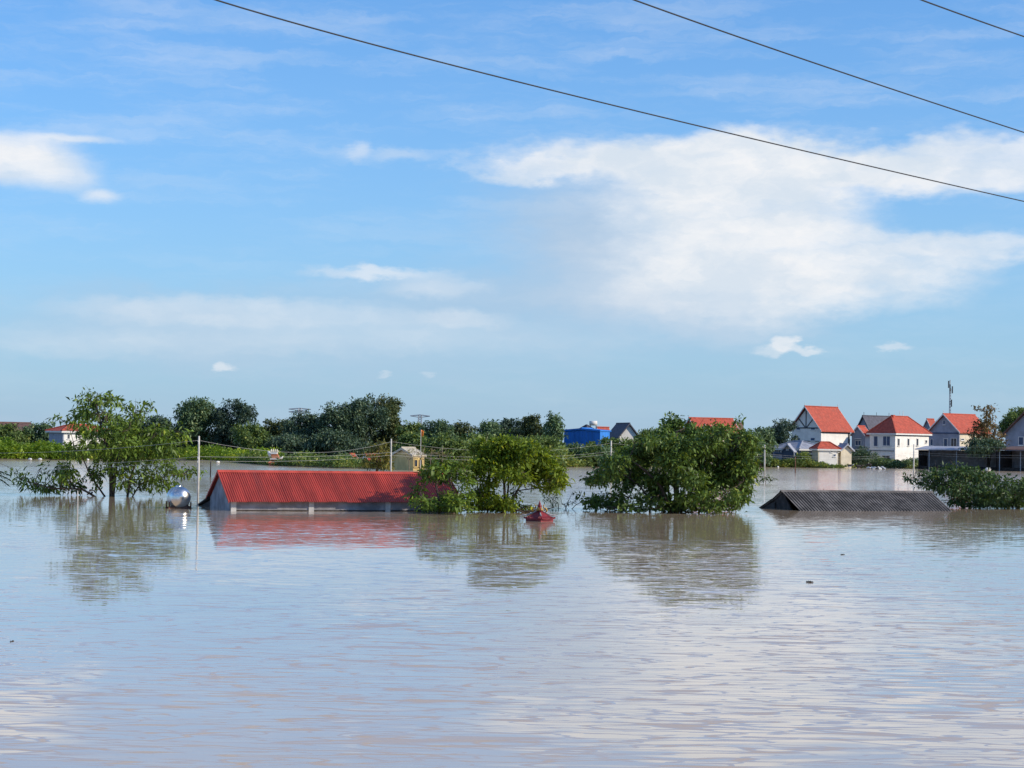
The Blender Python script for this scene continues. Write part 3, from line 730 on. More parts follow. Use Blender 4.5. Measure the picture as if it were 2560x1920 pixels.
px_tree('flooded_tree', 'biggest broad dense tree in the water between the shrine and the dark shed roof', 1690, G(1690, 1281).y,
    [(1690, 1048, 22, 13), (1690, 1068, 34, 18), (1648, 1082, 26, 13), (1618, 1100, 26, 12), (1740, 1078, 30, 17), (1790, 1078, 26, 16), (1832, 1080, 20, 15), (1848, 1050, 14, 4), (1862, 1092, 24, 18), (1870, 1120, 30, 22), (1640, 1110, 44, 22), (1700, 1110, 48, 22), (1770, 1110, 48, 22), (1832, 1130, 40, 26),
     (1580, 1132, 36, 15), (1540, 1152, 34, 17), (1600, 1150, 48, 22), (1680, 1150, 45, 26), (1760, 1150, 50, 26), (1842, 1165, 44, 26), (1520, 1180, 38, 15), (1490, 1200, 32, 11), (1580, 1190, 48, 22), (1650, 1195, 44, 22), (1722, 1192, 48, 22), (1800, 1198, 48, 26), (1866, 1190, 28, 26), (1862, 1222, 26, 16),
     (1842, 1248, 24, 16), (1836, 1270, 12, 9), (1560, 1216, 28, 9), (1640, 1226, 34, 10), (1700, 1232, 28, 12), (1765, 1226, 30, 12), (1815, 1232, 22, 14), (1490, 1258, 24, 14), (1530, 1260, 30, 12), (1572, 1266, 34, 10), (1500, 1236, 20, 6, .5), (1460, 1240, 14, 6, .5), (1690, 1266, 28, 10), (1630, 1252, 22, 8, .6), (1895, 1160, 10, 20), (1610, 1268, 22, 8), (1740, 1262, 20, 8, .6), (1480, 1270, 14, 7), (1660, 1262, 28, 12), (1715, 1255, 26, 14), (1770, 1262, 26, 12), (1800, 1258, 24, 14), (1650, 1240, 30, 12), (1745, 1240, 30, 12), (1600, 1245, 26, 11), (1540, 1242, 26, 9), (1820, 1265, 20, 10), (1475, 1252, 20, 10), (1690, 1275, 40, 7)],
    [([(1690, 1286, 0), (1692, 1240, 0), (1688, 1190, .1), (1690, 1140, .2), (1692, 1080, .2)], 0.19, 0.05), ([(1690, 1250, 0), (1650, 1215, -.4), (1610, 1175, -.7), (1570, 1145, -.8)], 0.11, 0.03), ([(1690, 1245, 0), (1740, 1205, .2), (1790, 1165, .2), (1840, 1120, .1)], 0.11, 0.03),
     ([(1625, 1286, .4), (1627, 1250, .4), (1600, 1215, .3), (1560, 1185, .2), (1500, 1195, .2)], 0.07, 0.025), ([(1725, 1284, -.4), (1760, 1258, -.5), (1790, 1238, -.6), (1840, 1215, -.5)], 0.07, 0.025), ([(1560, 1284, .2), (1572, 1245, .2), (1590, 1210, .3)], 0.05, 0.02), ([(1690, 1200, 0), (1720, 1160, -1), (1750, 1110, -1.4)], 0.08, 0.03), ([(1690, 1210, 0), (1660, 1160, 1), (1640, 1110, 1.4)], 0.08, 0.03)],
    L_BIG, 0.25, 0.11, 58, 13, depth=2.9, droop=0.35, per=9, twig=0.14)
px_tree('flooded_bush', 'wide dark bush in the water right of the dark shed roof, at the right edge', 2420, G(2420, 1273).y + 2,
    [(2280, 1196, 24, 6), (2330, 1186, 34, 12), (2300, 1205, 30, 7), (2390, 1180, 46, 16), (2440, 1192, 42, 18), (2482, 1202, 36, 16), (2345, 1210, 46, 10), (2400, 1220, 56, 20), (2460, 1235, 56, 20), (2520, 1238, 44, 24), (2552, 1222, 32, 24), (2440, 1258, 46, 11), (2510, 1260, 48, 10), (2590, 1235, 40, 28), (2560, 1262, 30, 8), (2385, 1248, 30, 14), (2400, 1165, 14, 8, .6), (2350, 1176, 14, 7, .6)],
    [([(2420, 1280, 0), (2400, 1235, 0), (2360, 1205, -.2), (2300, 1200, -.4)], 0.07, 0.02), ([(2450, 1280, .2), (2455, 1230, .2), (2440, 1190, .3)], 0.07, 0.03), ([(2530, 1280, 0), (2535, 1240, 0), (2545, 1215, 0)], 0.06, 0.02), ([(2420, 1278, 0), (2430, 1230, .3), (2405, 1185, .4)], 0.05, 0.02)],
    L_DARK, 0.24, 0.10, 52, 17, depth=2.0, droop=0.25, per=9, twig=0.14, cat='bush')
px_tree('flooded_sprig', 'grey half-bare twigs in the water between the shrine and the biggest tree', 1405, G(1405, 1272).y,
    [(1380, 1250, 26, 10, .5), (1405, 1258, 30, 8, .4), (1440, 1250, 20, 6, .3), (1370, 1240, 14, 6, .4)],
    [([(1400, 1276, 0), (1395, 1258, 0), (1378, 1245, .1)], 0.03, 0.012), ([(1405, 1276, .1), (1420, 1255, .1), (1432, 1230, .2)], 0.03, 0.012), ([(1402, 1276, 0), (1440, 1262, 0), (1470, 1248, 0)], 0.025, 0.01)],
    L_DARK, 0.18, 0.05, 34, 19, depth=0.6, droop=0.1, per=7, twig=0.1, cat='twigs')
px_tree('flooded_sprig', 'small leafy branch tip in the water beside the utility pole right of the biggest tree', 1916, G(1916, 1210).y,
    [(1916, 1194, 16, 6, .8), (1905, 1203, 12, 5, .7), (1928, 1200, 8, 4, .7)], [([(1914, 1213, 0), (1914, 1203, 0), (1917, 1194, 0)], 0.03, 0.012)], L_DARK, 0.36, 0.14, 40, 23, depth=0.5, per=7, cat='twigs')
def frond_edge():
    D = 112.0; b = B(-45, D); root = thing('palm', 'dark palm frond tips poking in at the left edge above the water', 'palm', b)
    for i, (x, y) in enumerate(((14, 1183), (17, 1196), (12, 1208), (-10, 1175), (-60, 1170))):
        e = P(x, y, D) - b; s0 = Vector((0, 0, 0.9)); mid = (s0 + e) / 2 + Vector((0, 0, 0.5))
        pts = [s0 * (1 - t) ** 2 + mid * 2 * t * (1 - t) + e * t * t for t in [k / 8 for k in range(9)]]
        mb = MB(); mb.tube(pts, [0.02] * 8 + [0.006], 5)
        for k in range(2, 9):
            for sg in (-1, 1):
                q = pts[k]; mb.poly([q, q + Vector((0.10 + 0.02 * sg, 0.25 * sg, -0.05)), q + Vector((0.26, 0.42 * sg, -0.26)), q + Vector((0.07, 0.2 * sg, -0.1))])
        mb.build('frond', L_DARK, root)
    MB().tube([(0, 0, -1), (0, 0, 1.0)], [0.12, 0.09], 8).build('trunk', BARK, root)
frond_edge()

# blades of grass at the foot of the bush
def tuft(px, py, n, h, m, label, seed):
    rng = np.random.default_rng(seed); b = G(px, py); root = thing('grass_tuft', label, 'grass tuft', b)
    for i in range(n):
        a = rng.uniform(0, 2 * math.pi); l = h * rng.uniform(.6, 1.1); r = rng.uniform(.1, .5) * l
        p = [Vector((0.12 * math.cos(a), 0.12 * math.sin(a), -0.1)), Vector((r * .5 * math.cos(a), r * .5 * math.sin(a), l * .7)), Vector((r * math.cos(a) * 1.4, r * math.sin(a) * 1.4, l * rng.uniform(.6, 1)))]
        s = Vector((math.sin(a), -math.cos(a), 0)) * 0.05
        MB().poly([p[0] - s, p[0] + s, p[1] + s, p[1] - s]).poly([p[1] - s, p[1] + s, p[2]]).build('blade', m, root)
tuft(2408, 1270, 10, 0.42, L_FIELD, 'bright yellow-green grass tuft at the foot of the dark bush, near the shed roof', 1)
tuft(2425, 1272, 7, 0.36, L_FIELD, 'smaller grass tuft just right of the brightest one under the dark bush', 2)
tuft(2545, 1272, 8, 0.40, L_FIELD, 'grass tuft at the right edge under the dark bush', 3)
tuft(2522, 1274, 4, 0.3, L_OLIVE, 'thin dry tuft next to the right edge under the dark bush', 4)
def debris(px, py, w, h, m, label, seed):
    rng = np.random.default_rng(seed); b = G(px, py); mb = MB()
    for i in range(5):
        x = (i / 4 - .5) * w; mb.tube([(x - w * .22, rng.uniform(-.1, .1), 0.0), (x, rng.uniform(-.1, .1), h * rng.uniform(.5, 1)), (x + w * .22, rng.uniform(-.1, .1), 0.0)], h * 0.28, 5)
    o = mb.build('floating_debris', m, None); o.location = b; tag(o, label, 'debris')
debris(2024, 1456, 0.12, 0.045, DARKWOOD, 'small dark scrap floating alone on the open water at lower right', 1)
debris(30, 1604, 0.03, 0.02, DARKWOOD, 'tiny dark speck floating at the left edge of the open water', 2)
debris(2106, 1387, 0.10, 0.03, DARKWOOD, 'faint dark scrap floating below the dark shed roof', 3)
for i, (x, y, w, lab) in enumerate(((1575, 1281, 1.1, 'dark driftwood caught under the left side of the biggest tree'), (1700, 1281, 1.3, 'dark driftwood caught at the trunk of the biggest tree'), (1790, 1278, 1.0, 'driftwood sticks under the right side of the biggest tree'), (1300, 1281, 1.2, 'driftwood lying in the water left of the shrine roof'))):
    b = G(x, y); rng = np.random.default_rng(40 + i); mb = MB()
    for k in range(7):
        a = Vector((rng.uniform(-w, w) * .6, rng.uniform(-.5, .3), rng.uniform(0, .12))); e = a + Vector((rng.uniform(.4, 1.0) * w * rng.choice((-1, 1)), rng.uniform(-.3, .3), rng.uniform(-.02, .28))); limb(mb, a, e, 0.05, 0.02, rng, 4, 0.08)
    o = mb.build('driftwood', BARK); o.location = b; tag(o, lab, 'driftwood')

# ------------------------------------------------------------------ far houses
class House:
    """near corner at (xc, D); left face runs back along +b, right face runs back along +a"""
    def __init__(s, name, label, xc, D, yaw, wpx, lpx, y_eave, y_ridge, wallL, wallR, roof, kind, base=0.0, cat='house', ov=0.45, group=None):
        s.yaw = R(yaw); s.C = B(xc, D, base); s.D = D
        s.u = Vector((math.cos(s.yaw), math.sin(s.yaw), 0)); s.v = Vector((-math.sin(s.yaw), math.cos(s.yaw), 0))
        s.w = solve_w(s.C, s.v, xc - wpx); s.l = solve_w(s.C, s.u, xc + lpx)
        s.ze = Z(xc, y_eave, D) - base
        if not (0.8 < s.w < 40 and 0.8 < s.l < 40): print('SIZE', label, s.w, s.l)
        s.root = thing(name, label, cat, s.C, s.yaw, group)
        w, l, ze = s.w, s.l, s.ze
        if kind in ('gableL', 'gableR'):
            rc = s.C + (s.v * (w / 2) if kind == 'gableL' else s.u * (l / 2))
            s.zr = Z(xc, y_ridge, rc.y) - base
        else: s.zr = Z(xc, y_ridge, (s.C + s.u * (l / 2) + s.v * (w / 2)).y) - base
        zr = s.zr; t = 0.2; low = -1.0 - base
        # walls, one part for each side
        def gab(pts, d, m): MB().quadprism(pts, d).build('wall', m, s.root)
        mL, mR = wallL, wallR
        if kind == 'gableL':
            gab([(0, 0, low), (0, w, low), (0, w, ze), (0, w / 2, zr - .12), (0, 0, ze)], (t, 0, 0), mL)
            gab([(l - t, 0, low), (l - t, w, low), (l - t, w, ze), (l - t, w / 2, zr - .12), (l - t, 0, ze)], (t, 0, 0), mL)
        else:
            gab([(0, 0, low), (0, w, low), (0, w, ze), (0, 0, ze)], (t, 0, 0), mL); gab([(l - t, 0, low), (l - t, w, low), (l - t, w, ze), (l - t, 0, ze)], (t, 0, 0), mL)
        if kind == 'gableR':
            for y in (0, w - t): gab([(t + .002, y, low), (l - t - .002, y, low), (l - t - .002, y, ze), (l / 2, y, zr - .14), (t + .002, y, ze)], (0, t, 0), mR)
        else:
            for y in (0, w - t): gab([(t + .002, y, low), (l - t - .002, y, low), (l - t - .002, y, ze - .02), (t + .002, y, ze - .02)], (0, t, 0), mR)
        th = 0.16
        def slab(pts, nm='roof_slope', m=roof): MB().quadprism(pts, (0, 0, th)).build(nm, m, s.root)
        if kind == 'gableL':
            k = (zr - ze) / (w / 2)
            slab([(-ov, -ov, ze - k * ov), (l + ov, -ov, ze - k * ov), (l + ov, w / 2, zr), (-ov, w / 2, zr)]); slab([(-ov, w / 2 + .002, zr), (l + ov, w / 2 + .002, zr), (l + ov, w + ov, ze - k * ov), (-ov, w + ov, ze - k * ov)])
            MB().tube([(-ov - .05, w / 2, zr + th), (l + ov + .05, w / 2, zr + th)], 0.13, 6).build('ridge_cap', roof, s.root)
            for x in (-ov - .06, l + ov + .01):
                for y in (-ov, w + ov): MB().quadprism([(x, y, ze - k * ov - .08), (x, w / 2, zr - .08), (x, w / 2, zr + th + .03), (x, y, ze - k * ov + th + .03)], (.05, 0, 0)).build('bargeboard', TRIM if roof is TILE else roof, s.root)
        elif kind == 'gableR':
            k = (zr - ze) / (l / 2)
            slab([(-ov, -ov, ze - k * ov), (l / 2, -ov, zr), (l / 2, w + ov, zr), (-ov, w + ov, ze - k * ov)]); slab([(l / 2 + .002, -ov, zr), (l + ov, -ov, ze - k * ov), (l + ov, w + ov, ze - k * ov), (l / 2 + .002, w + ov, zr)])
            MB().tube([(l / 2, -ov - .05, zr + th), (l / 2, w + ov + .05, zr + th)], 0.13, 6).build('ridge_cap', roof, s.root)
            for y in (-ov - .06, w + ov + .01):
                for x in (-ov, l + ov): MB().quadprism([(x, y, ze - k * ov - .08), (l / 2, y, zr - .08), (l / 2, y, zr + th + .03), (x, y, ze - k * ov + th + .03)], (0, .05, 0)).build('bargeboard', TRIM if roof is TILE else roof, s.root)
        elif kind == 'hip':
            q = min(l, w) / 2
            if l >= w: r0, r1 = (q, w / 2, zr), (max(q + .3, l - q), w / 2, zr)
            else: r0, r1 = (l / 2, q, zr), (l / 2, max(q + .3, w - q), zr)
            a, b, c, d = (-ov, -ov, ze), (l + ov, -ov, ze), (l + ov, w + ov, ze), (-ov, w + ov, ze)
            if l >= w: fs = [[a, b, r1, r0], [b, c, r1], [c, d, r0, r1], [d, a, r0]]; hips = [(a, r0), (d, r0), (b, r1), (c, r1), (r0, r1)]
            else: fs = [[a, b, r0], [b, c, r1, r0], [c, d, r1], [d, a, r0, r1]]; hips = [(a, r0), (b, r0), (c, r1), (d, r1), (r0, r1)]
            for f in fs: MB().poly(f).build('roof_slope', roof, s.root)
            for p, q_ in hips: MB().tube([Vector(p) + Vector((0, 0, .03)), Vector(q_) + Vector((0, 0, .03))], 0.12, 6).build('ridge_cap', roof, s.root)
            MB().box(-ov + .02, l + ov - .02, -ov + .02, w + ov - .02, ze - .28, ze - .02).build('eaves_board', TRIM, s.root)
        elif kind == 'flat':
            MB().box(-ov, l + ov, -ov, w + ov, ze, ze + .18).build('roof_slab', roof, s.root)
        s.th = th
    def along(s, face, px):
        return solve_w(s.C, s.u if face == 'R' else s.v, px)
    def loc(s, face, px, py):
        a = s.along(face, px); p = s.C + (s.u if face == 'R' else s.v) * a
        return a, Z(px, py, p.y) - s.C.z
    def put(s, mb, face, a0, a1, z0, z1, d0, d1):
        if face == 'R': mb.box(a0, a1, -d1, -d0, z0, z1)
        else: mb.box(-d1, -d0, a0, a1, z0, z1)
        return mb
    def win(s, face, x0, y0, x1, y1, pane=GLASS, frame=TRIM, name='window'):
        a0, z1 = s.loc(face, x0, y0); a1, _ = s.loc(face, x1, y0); _, z0 = s.loc(face, x0, y1)
        if a0 > a1: a0, a1 = a1, a0
        t = min(0.10, (a1 - a0) * .14)
        mb = MB()
        for q in ((a0 - t, a0, z0 - t, z1 + t), (a1, a1 + t, z0 - t, z1 + t), (a0 + .001, a1 - .001, z0 - t, z0), (a0 + .001, a1 - .001, z1, z1 + t)): s.put(mb, face, *q, 0.002, 0.07)
        if a1 - a0 > 1.0: s.put(mb, face, (a0 + a1) / 2 - .04, (a0 + a1) / 2 + .04, z0 + .001, z1 - .001, 0.004, 0.06)
        o = mb.build(name, frame, s.root)
        s.put(MB(), face, a0 + .003, a1 - .003, z0 + .003, z1 - .003, 0.001, 0.025).build('pane', pane, o)
        sl = MB(); s.put(sl, face, a0 - .15, a1 + .15, z0 - t - .09, z0 - t - .002, 0.001, 0.14); sl.build('sill', frame, o)
    def band(s, face, x0, x1, y0, y1, m=TRIM, d=0.10, name='cornice'):
        a0, z1 = s.loc(face, x0, y0); a1, _ = s.loc(face, x1, y0); _, z0 = s.loc(face, x0, y1)
        if a0 > a1: a0, a1 = a1, a0
        s.put(MB(), face, a0, a1, z0, z1, 0.003, d).build(name, m, s.root)
    def rod(s, p, q, r, m, name):
        return MB().tube([p, q], r, 6).build(name, m, s.root)

# white house with half-timbered gable
DH = 345
h = House('half_timbered_house', 'tall white house with half-timbered gable and bright red roof', 2051, DH, 47, 70, 76, 1070, 1018, WHITE, WHITE, TILE, 'gableL', ov=0.55)
w, l, ze, zr = h.w, h.l, h.ze, h.zr
def beam(p, q, wd=.16): 
    p = Vector(p); q = Vector(q); d = (q - p).normalized(); n = Vector((0, -d.z, d.y)) * wd / 2
    MB().quadprism([p - n, q - n, q + n, p + n], (-0.09, 0, 0)).build('timber_beam', TIMBER, h.root)
x = -0.003
beam((x, 0.1, ze), (x, w - .1, ze), .2); beam((x - .002, w / 2, ze + .1), (x - .002, w / 2, zr - .45)); beam((x - .004, w / 2 - .15, ze + .1), (x - .004, w * .24, ze + (zr - ze) * .46)); beam((x - .004, w / 2 + .15, ze + .1), (x - .004, w * .76, ze + (zr - ze) * .46))
beam((x - .006, .1, ze + .12), (x - .006, w / 2, zr - .25)); beam((x - .006, w - .1, ze + .12), (x - .006, w / 2, zr - .25))
for wx in ((1993, 2002), (2029, 2039)):
    h.win('L', wx[0], 1071, wx[1], 1074, SHUT); h.win('L', wx[0], 1095, wx[1], 1101, SHUT)
h.band('R', 2053, 2125, 1080, 1082, TIMBER, .06); h.band('R', 2053, 2055.5, 1083, 1160, TRIM, .12, 'corner_pilaster'); h.band('R', 2122, 2125, 1083, 1160, TIMBER, .12, 'corner_pilaster'); h.band('L', 1981, 2050, 1101.5, 1103, TIMBER, .1)
h.win('R', 2101, 1107, 2105, 1110)
for fx in (-.5, l * .5, l + .5): h.rod((fx, w / 2, zr + .2), (fx, w / 2, zr + .75), .05, TRIM, 'finial')

# blue-grey bungalow in front of it
h = House('bungalow', 'low bungalow with pale blue-grey hipped roof below the half-timbered house', 2000, 326, 30, 66, 62, 1122, 1103, BLUEGREY_AND_SHADE, BLUEGREY_AND_SHADE, TILEG, 'hip', ov=.6)
h.win('R', 2011, 1126, 2016, 1129, SHUT); h.win('L', 1950, 1126, 1956, 1131, SHUT); h.band('R', 2002, 2058, 1132, 1136, SHUT, .5, 'awning'); h.band('L', 1940, 1998, 1131, 1134, SHUT, .3, 'awning')
h2 = House('porch_gable', 'small blue gabled porch on the front of the blue-grey bungalow', 1984, 323, 52, 27, 6, 1128, 1112, SHUT, BLUEGREY_AND_SHADE, TILEG, 'gableL', ov=.2, cat='porch'); h2.win('L', 1970, 1117, 1973, 1124, GLASS)
# cream outbuilding with red hip roof
h = House('cream_outbuilding', 'small cream building with red hipped roof beside the bungalow', 2046, 322, 20, 14, 52, 1122, 1105, CREAM, WHITE, TILE, 'hip', ov=.35)
h.win('R', 2079, 1128, 2083, 1130); h.win('R', 2097.5, 1126, 2098, 1130); h.win('R', 2086, 1136, 2091, 1141, SHUT)
h = House('garden_shed', 'cream shed with sloping grey roof between the red-hipped building and the dark thicket', 2103, 324, 25, 10, 28, 1124, 1112, CREAM, CREAM, TILEG, 'gableR', ov=.4, cat='shed')
h.band('L', 2096, 2101, 1127, 1160, GLASS, .05, 'doorway')

# slate house, small red house
h = House('slate_roofed_house', 'house with dark slate roof behind the white hip-roofed house', 2172, 395, 40, 24, 80, 1068, 1041, BLUEGREY_AND_SHADE, WHITE, TILED, 'gableL')  # shade of the left wall is put into its blue-grey colour
for fx in (0.0, .4, .8): h.rod((h.l * fx, h.w / 2, h.zr + .2), (h.l * fx, h.w / 2, h.zr + .9), .05, TIMBER, 'finial')
h = House('small_red_roofed_house', 'narrow house with red gable roof squeezed left of the white hip-roofed house', 2161, 352, 50, 30, 16, 1086, 1067, BLUEGREY_AND_SHADE, WHITE, TILE, 'gableL', ov=.3)  # left wall coloured blue-grey as the shaded side of a white house
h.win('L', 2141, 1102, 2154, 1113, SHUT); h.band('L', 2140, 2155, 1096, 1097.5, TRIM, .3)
h = House('tiny_hip_house', 'faint orange roof peeping between the two big red-roofed houses at right', 2326, 420, 45, 14, 16, 1066, 1049, BLUEGREY_AND_SHADE, WHITE, TILE, 'gableL', ov=.3)  # blue-grey left wall carries painted shade, right wall is plain white

# white hip-roofed villa
h = House('white_villa', 'white two-storey house with red hipped roof and three narrow windows', 2238, 345, 44, 62, 86, 1083, 1041, WHITE, WHITE, TILE, 'hip', ov=.45)
h.band('R', 2239, 2323, 1086, 1089, TIMBER, .12); h.band('L', 2177, 2237, 1087, 1089, TRIM, .2); h.band('L', 2177, 2237, 1125.5, 1127, TIMBER, .1)
for x0 in (2246, 2270.5, 2293): h.win('R', x0, 1097, x0 + 4, 1114, GLASS, TRIM)
h.win('R', 2315, 1101, 2319, 1107, GLASS, TRIM)
h.win('L', 2187, 1091, 2196, 1115, SHUT); h.win('L', 2210, 1091, 2227, 1114, SHUT); h.win('L', 2208, 1139, 2227, 1150, GLASS)
for p in ((h.l * .5, h.w / 2), (h.l * .6, h.w / 2)): h.rod((*p, h.zr), (*p, h.zr + 1.0), .05, TRIM, 'finial')
MB().box(h.l * .3 - .3, h.l * .3 + .3, h.w / 2 - .3, h.w / 2 + .3, h.zr - .9, h.zr + .25).build('chimney', TILE, h.root)

# blue-grey gabled villa
h = House('grey_gabled_villa', 'blue-grey gabled house with red roof under the phone mast', 2398, 356, 42, 72, 74, 1077, 1037, BLUEGREY_AND_SHADE, CREAM, TILE, 'gableL', ov=.5)
h.win('L', 2362, 1097, 2370, 1116, SHUT); h.win('L', 2380, 1096, 2393, 1116, GLASS); h.win('L', 2329, 1098, 2334, 1113, SHUT); h.win('L', 2359.5, 1051, 2364, 1061, SHUT); h.band('L', 2327, 2397, 1081, 1084, SHUT, .12); h.band('L', 2327, 2397, 1120, 1122, TRIM, .15)
h.win('R', 2404, 1097, 2411, 1100, GLASS); h.win('R', 2425, 1099, 2429, 1103, GLASS); h.rod((-.4, h.w / 2, h.zr), (-.4, h.w / 2, h.zr + .8), .05, TRIM, 'finial')

# dark house at the right edge
h = House('edge_house', 'dark brown-roofed gabled house cut off by the right edge', 2615, 330, 42, 100, 80, 1085, 1033, BLUEGREY_AND_SHADE, BLUEGREY_AND_SHADE, TILEB, 'gableL', ov=.6)
h.win('L', 2549, 1093, 2560, 1112, SHUT)

# open sheds along the shore
def open_shed(label, xa, xb, Da, yroof, yfloor, m, posts):
    a = B(xa, Da); b = B(xb, Da - 6); d = (b - a); rz = math.atan2(d.y, d.x); L = d.length
    root = thing('open_shed', label, 'shed', a, rz)
    zt = Z(xa, yroof, Da); zb = Z(xa, yroof + 8, Da)
    MB().quadprism([(-.3, -1.2, zb), (L + .3, -1.2, zb), (L + .3, 6, zt), (-.3, 6, zt)], (0, 0, .12)).build('roof', m, root)
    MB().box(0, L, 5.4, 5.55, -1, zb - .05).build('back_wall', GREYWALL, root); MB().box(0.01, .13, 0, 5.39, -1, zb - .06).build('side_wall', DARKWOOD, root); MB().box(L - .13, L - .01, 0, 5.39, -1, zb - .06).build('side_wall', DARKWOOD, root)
    for px in posts:
        t = (px - xa) / (xb - xa) * L; MB().tube([(t, -.6, -1), (t, -.6, zb - .02)], .075, 6).build('post', GALV, root)
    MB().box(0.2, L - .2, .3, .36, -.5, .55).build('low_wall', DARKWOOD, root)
open_shed('long dark open shed with pale thin roof in front of the blue-grey gabled house', 2296, 2492, 327, 1116, 1168, TILEG, (2326, 2395))
open_shed('dark open shed with brownish roof at the right edge', 2496, 2640, 318, 1117, 1168, TILEB, (2503, 2556))
for i, (x, y, w_) in enumerate(((2471, 1169, .62), (2487, 1171, .75), (2504, 1171, .8), (2519, 1170, .7), (2536, 1158, .45), (2470, 1175, .5))):
    rng = np.random.default_rng(60 + i); b = G(x, max(y, 1166) + 3); mb = MB()
    prof = [(0.02, -w_), (0.22, -w_ * .88), (0.32, -w_ * .4), (0.34, 0), (0.31, w_ * .5), (0.2, w_ * .88), (0.02, w_)]
    mb.lathe([(r_, h_) for r_, h_ in prof], (0, 0, 0), 'Y', 10); o = mb.build('sack', SACK, None, True); o.rotation_euler = (0, 0, R(80 + 8 * i)); o.location = (b.x, b.y, 0.28 if i != 4 else 0.9)
    tag(o, ('leftmost white sack lying at the shore under the sheds', 'second white sack from the left at the shore under the sheds', 'third and longest white sack at the shore under the sheds', 'rightmost white sack lying at the shore under the sheds', 'white sack raised on the rubbish heap behind the other sacks', 'small white sack half in the water before the leftmost sack')[i], 'sack', 'white sacks on the shore')
def heap(px, py, w, hgt, label, seed, m1=RUST, m2=SACK):
    rng = np.random.default_rng(seed); b = G(px, py); root = thing('rubbish_heap', label, 'rubbish heap', b)
    for i in range(14):
        c = Vector((rng.uniform(-w, w), rng.uniform(0, 1.4), rng.uniform(0, hgt))); s_ = rng.uniform(.15, .4)
        o = MB().box(-s_, s_, -s_ * .7, s_ * .7, -s_ * .35, s_ * .35).build('scrap', (m1, m2, DARKWOOD, GALV)[int(rng.integers(0, 4))], root); o.location = c; o.rotation_euler = tuple(rng.uniform(-.7, .7, 3))
heap(2540, 1173, 1.6, .9, 'heap of mixed rubbish beside the white sacks under the sheds', 1)
heap(2150, 1171, 2.4, .7, 'dark heap of junk on the shore left of the white villa', 2, DARKWOOD, GALV)
heap(2190, 1173, 1.4, .25, 'strip of pale litter at the water edge before the white villa', 3, SACK, SACK)

# phone mast
def mast(px, yt, yb, D, label):
    b = B(px, D, .3); zt = Z(px, yt, D) - .3; root = thing('phone_mast', label, 'mast', b)
    mb = MB(); q = [(.17, 0), (-.09, .15), (-.09, -.15)]
    for (x, y) in q: mb.tube([(x * 1.6, y * 1.6, 0), (x, y, zt * .9)], .05, 6)
    for k in range(26):
        z0 = zt * .9 * k / 26; z1 = zt * .9 * (k + 1) / 26
        for i in range(3): a, c = q[i], q[(i + 1) % 3]; mb.tube([(a[0] * 1.2, a[1] * 1.2, z0), (c[0] * 1.2, c[1] * 1.2, z1)], .045, 4)
    mb.build('lattice', GALV, root); MB().tube([(0, 0, zt * .88), (0, 0, zt)], .10, 6).build('top_pole', GALV, root)
    for i, (x, z) in enumerate(((-.42, zt - 1.0), (.42, zt - 2.2), (-.1, zt - 1.8), (.25, zt - 5.2))): MB().box(x - .12, x + .12, -.5, -.3, z - .8, z + .8).build('antenna', TIMBER, root); MB().tube([(0, 0, z), (x, -.3, z)], .05, 4).build('bracket', GALV, root)
mast(2374, 950, 1034, 430, 'slim phone mast rising above the roofs at right')
def pylon(px, ytop, ybar, D, span, label, arms):
    b = B(px, D, .3); zt = Z(px, ytop, D) - .3; root = thing('power_pylon', label, 'pylon', b); mb = MB()
    hw = 3.2
    for sx in (-1, 1):
        for sy in (-1, 1): mb.tube([(sx * hw, sy * hw, 0), (sx * .7, sy * .7, zt * .75), (sx * .7, sy * .7, zt)], .16, 4)
    for k in range(12):
        z0, z1 = zt * k / 12, zt * (k + 1) / 12; e0 = hw + (.7 - hw) * min(1, z0 / (zt * .75)); e1 = hw + (.7 - hw) * min(1, z1 / (zt * .75))
        for sy in (-1, 1): mb.tube([(-e0, sy * e0, z0), (e1, sy * e1, z1)], .10, 4); mb.tube([(e0, sy * e0, z0), (-e1, sy * e1, z1)], .10, 4)
    mb.build('lattice', GALV, root)
    for z in arms:
        zz = Z(px, z, D) - .3
        MB().tube([(-span, 0, zz), (0, 0, zz + .5), (span, 0, zz)], .22, 4).tube([(-span, 0, zz), (0, 0, zz - .6), (span, 0, zz)], .16, 4).build('crossarm', GALV, root)
pylon(1049, 1038, 1040, 820, 4.2, 'faint lattice power pylon right of the tall dark trees', (1040,))
pylon(748, 1020, 1024, 900, 5.2, 'faint lattice power pylon top above the tree slope left of centre', (1023, 1030))

# left bank houses
h = House('left_bank_house', 'white house with red-brown hipped roof on the left bank behind the sparse tree', 157, 292, 40, 32, 124, 1077, 1061, BLUEGREY_AND_SHADE, WHITE, TILE, 'hip', base=.3)  # left wall is white too; its shade is painted in as blue-grey
h.win('R', 172, 1086, 176.5, 1097, GLASS); h.win('R', 245, 1086, 250, 1096, GLASS); h.win('R', 215, 1086, 219, 1097, GLASS)
h = House('far_left_house', 'long brown roof behind bushes at the far left edge', -45, 330, 42, 40, 140, 1072, 1057, CREAM, CREAM, TILEB, 'gableL', base=.3)
h.win('R', 70, 1080, 76, 1090, GLASS); h.win('R', 20, 1080, 26, 1090, GLASS)

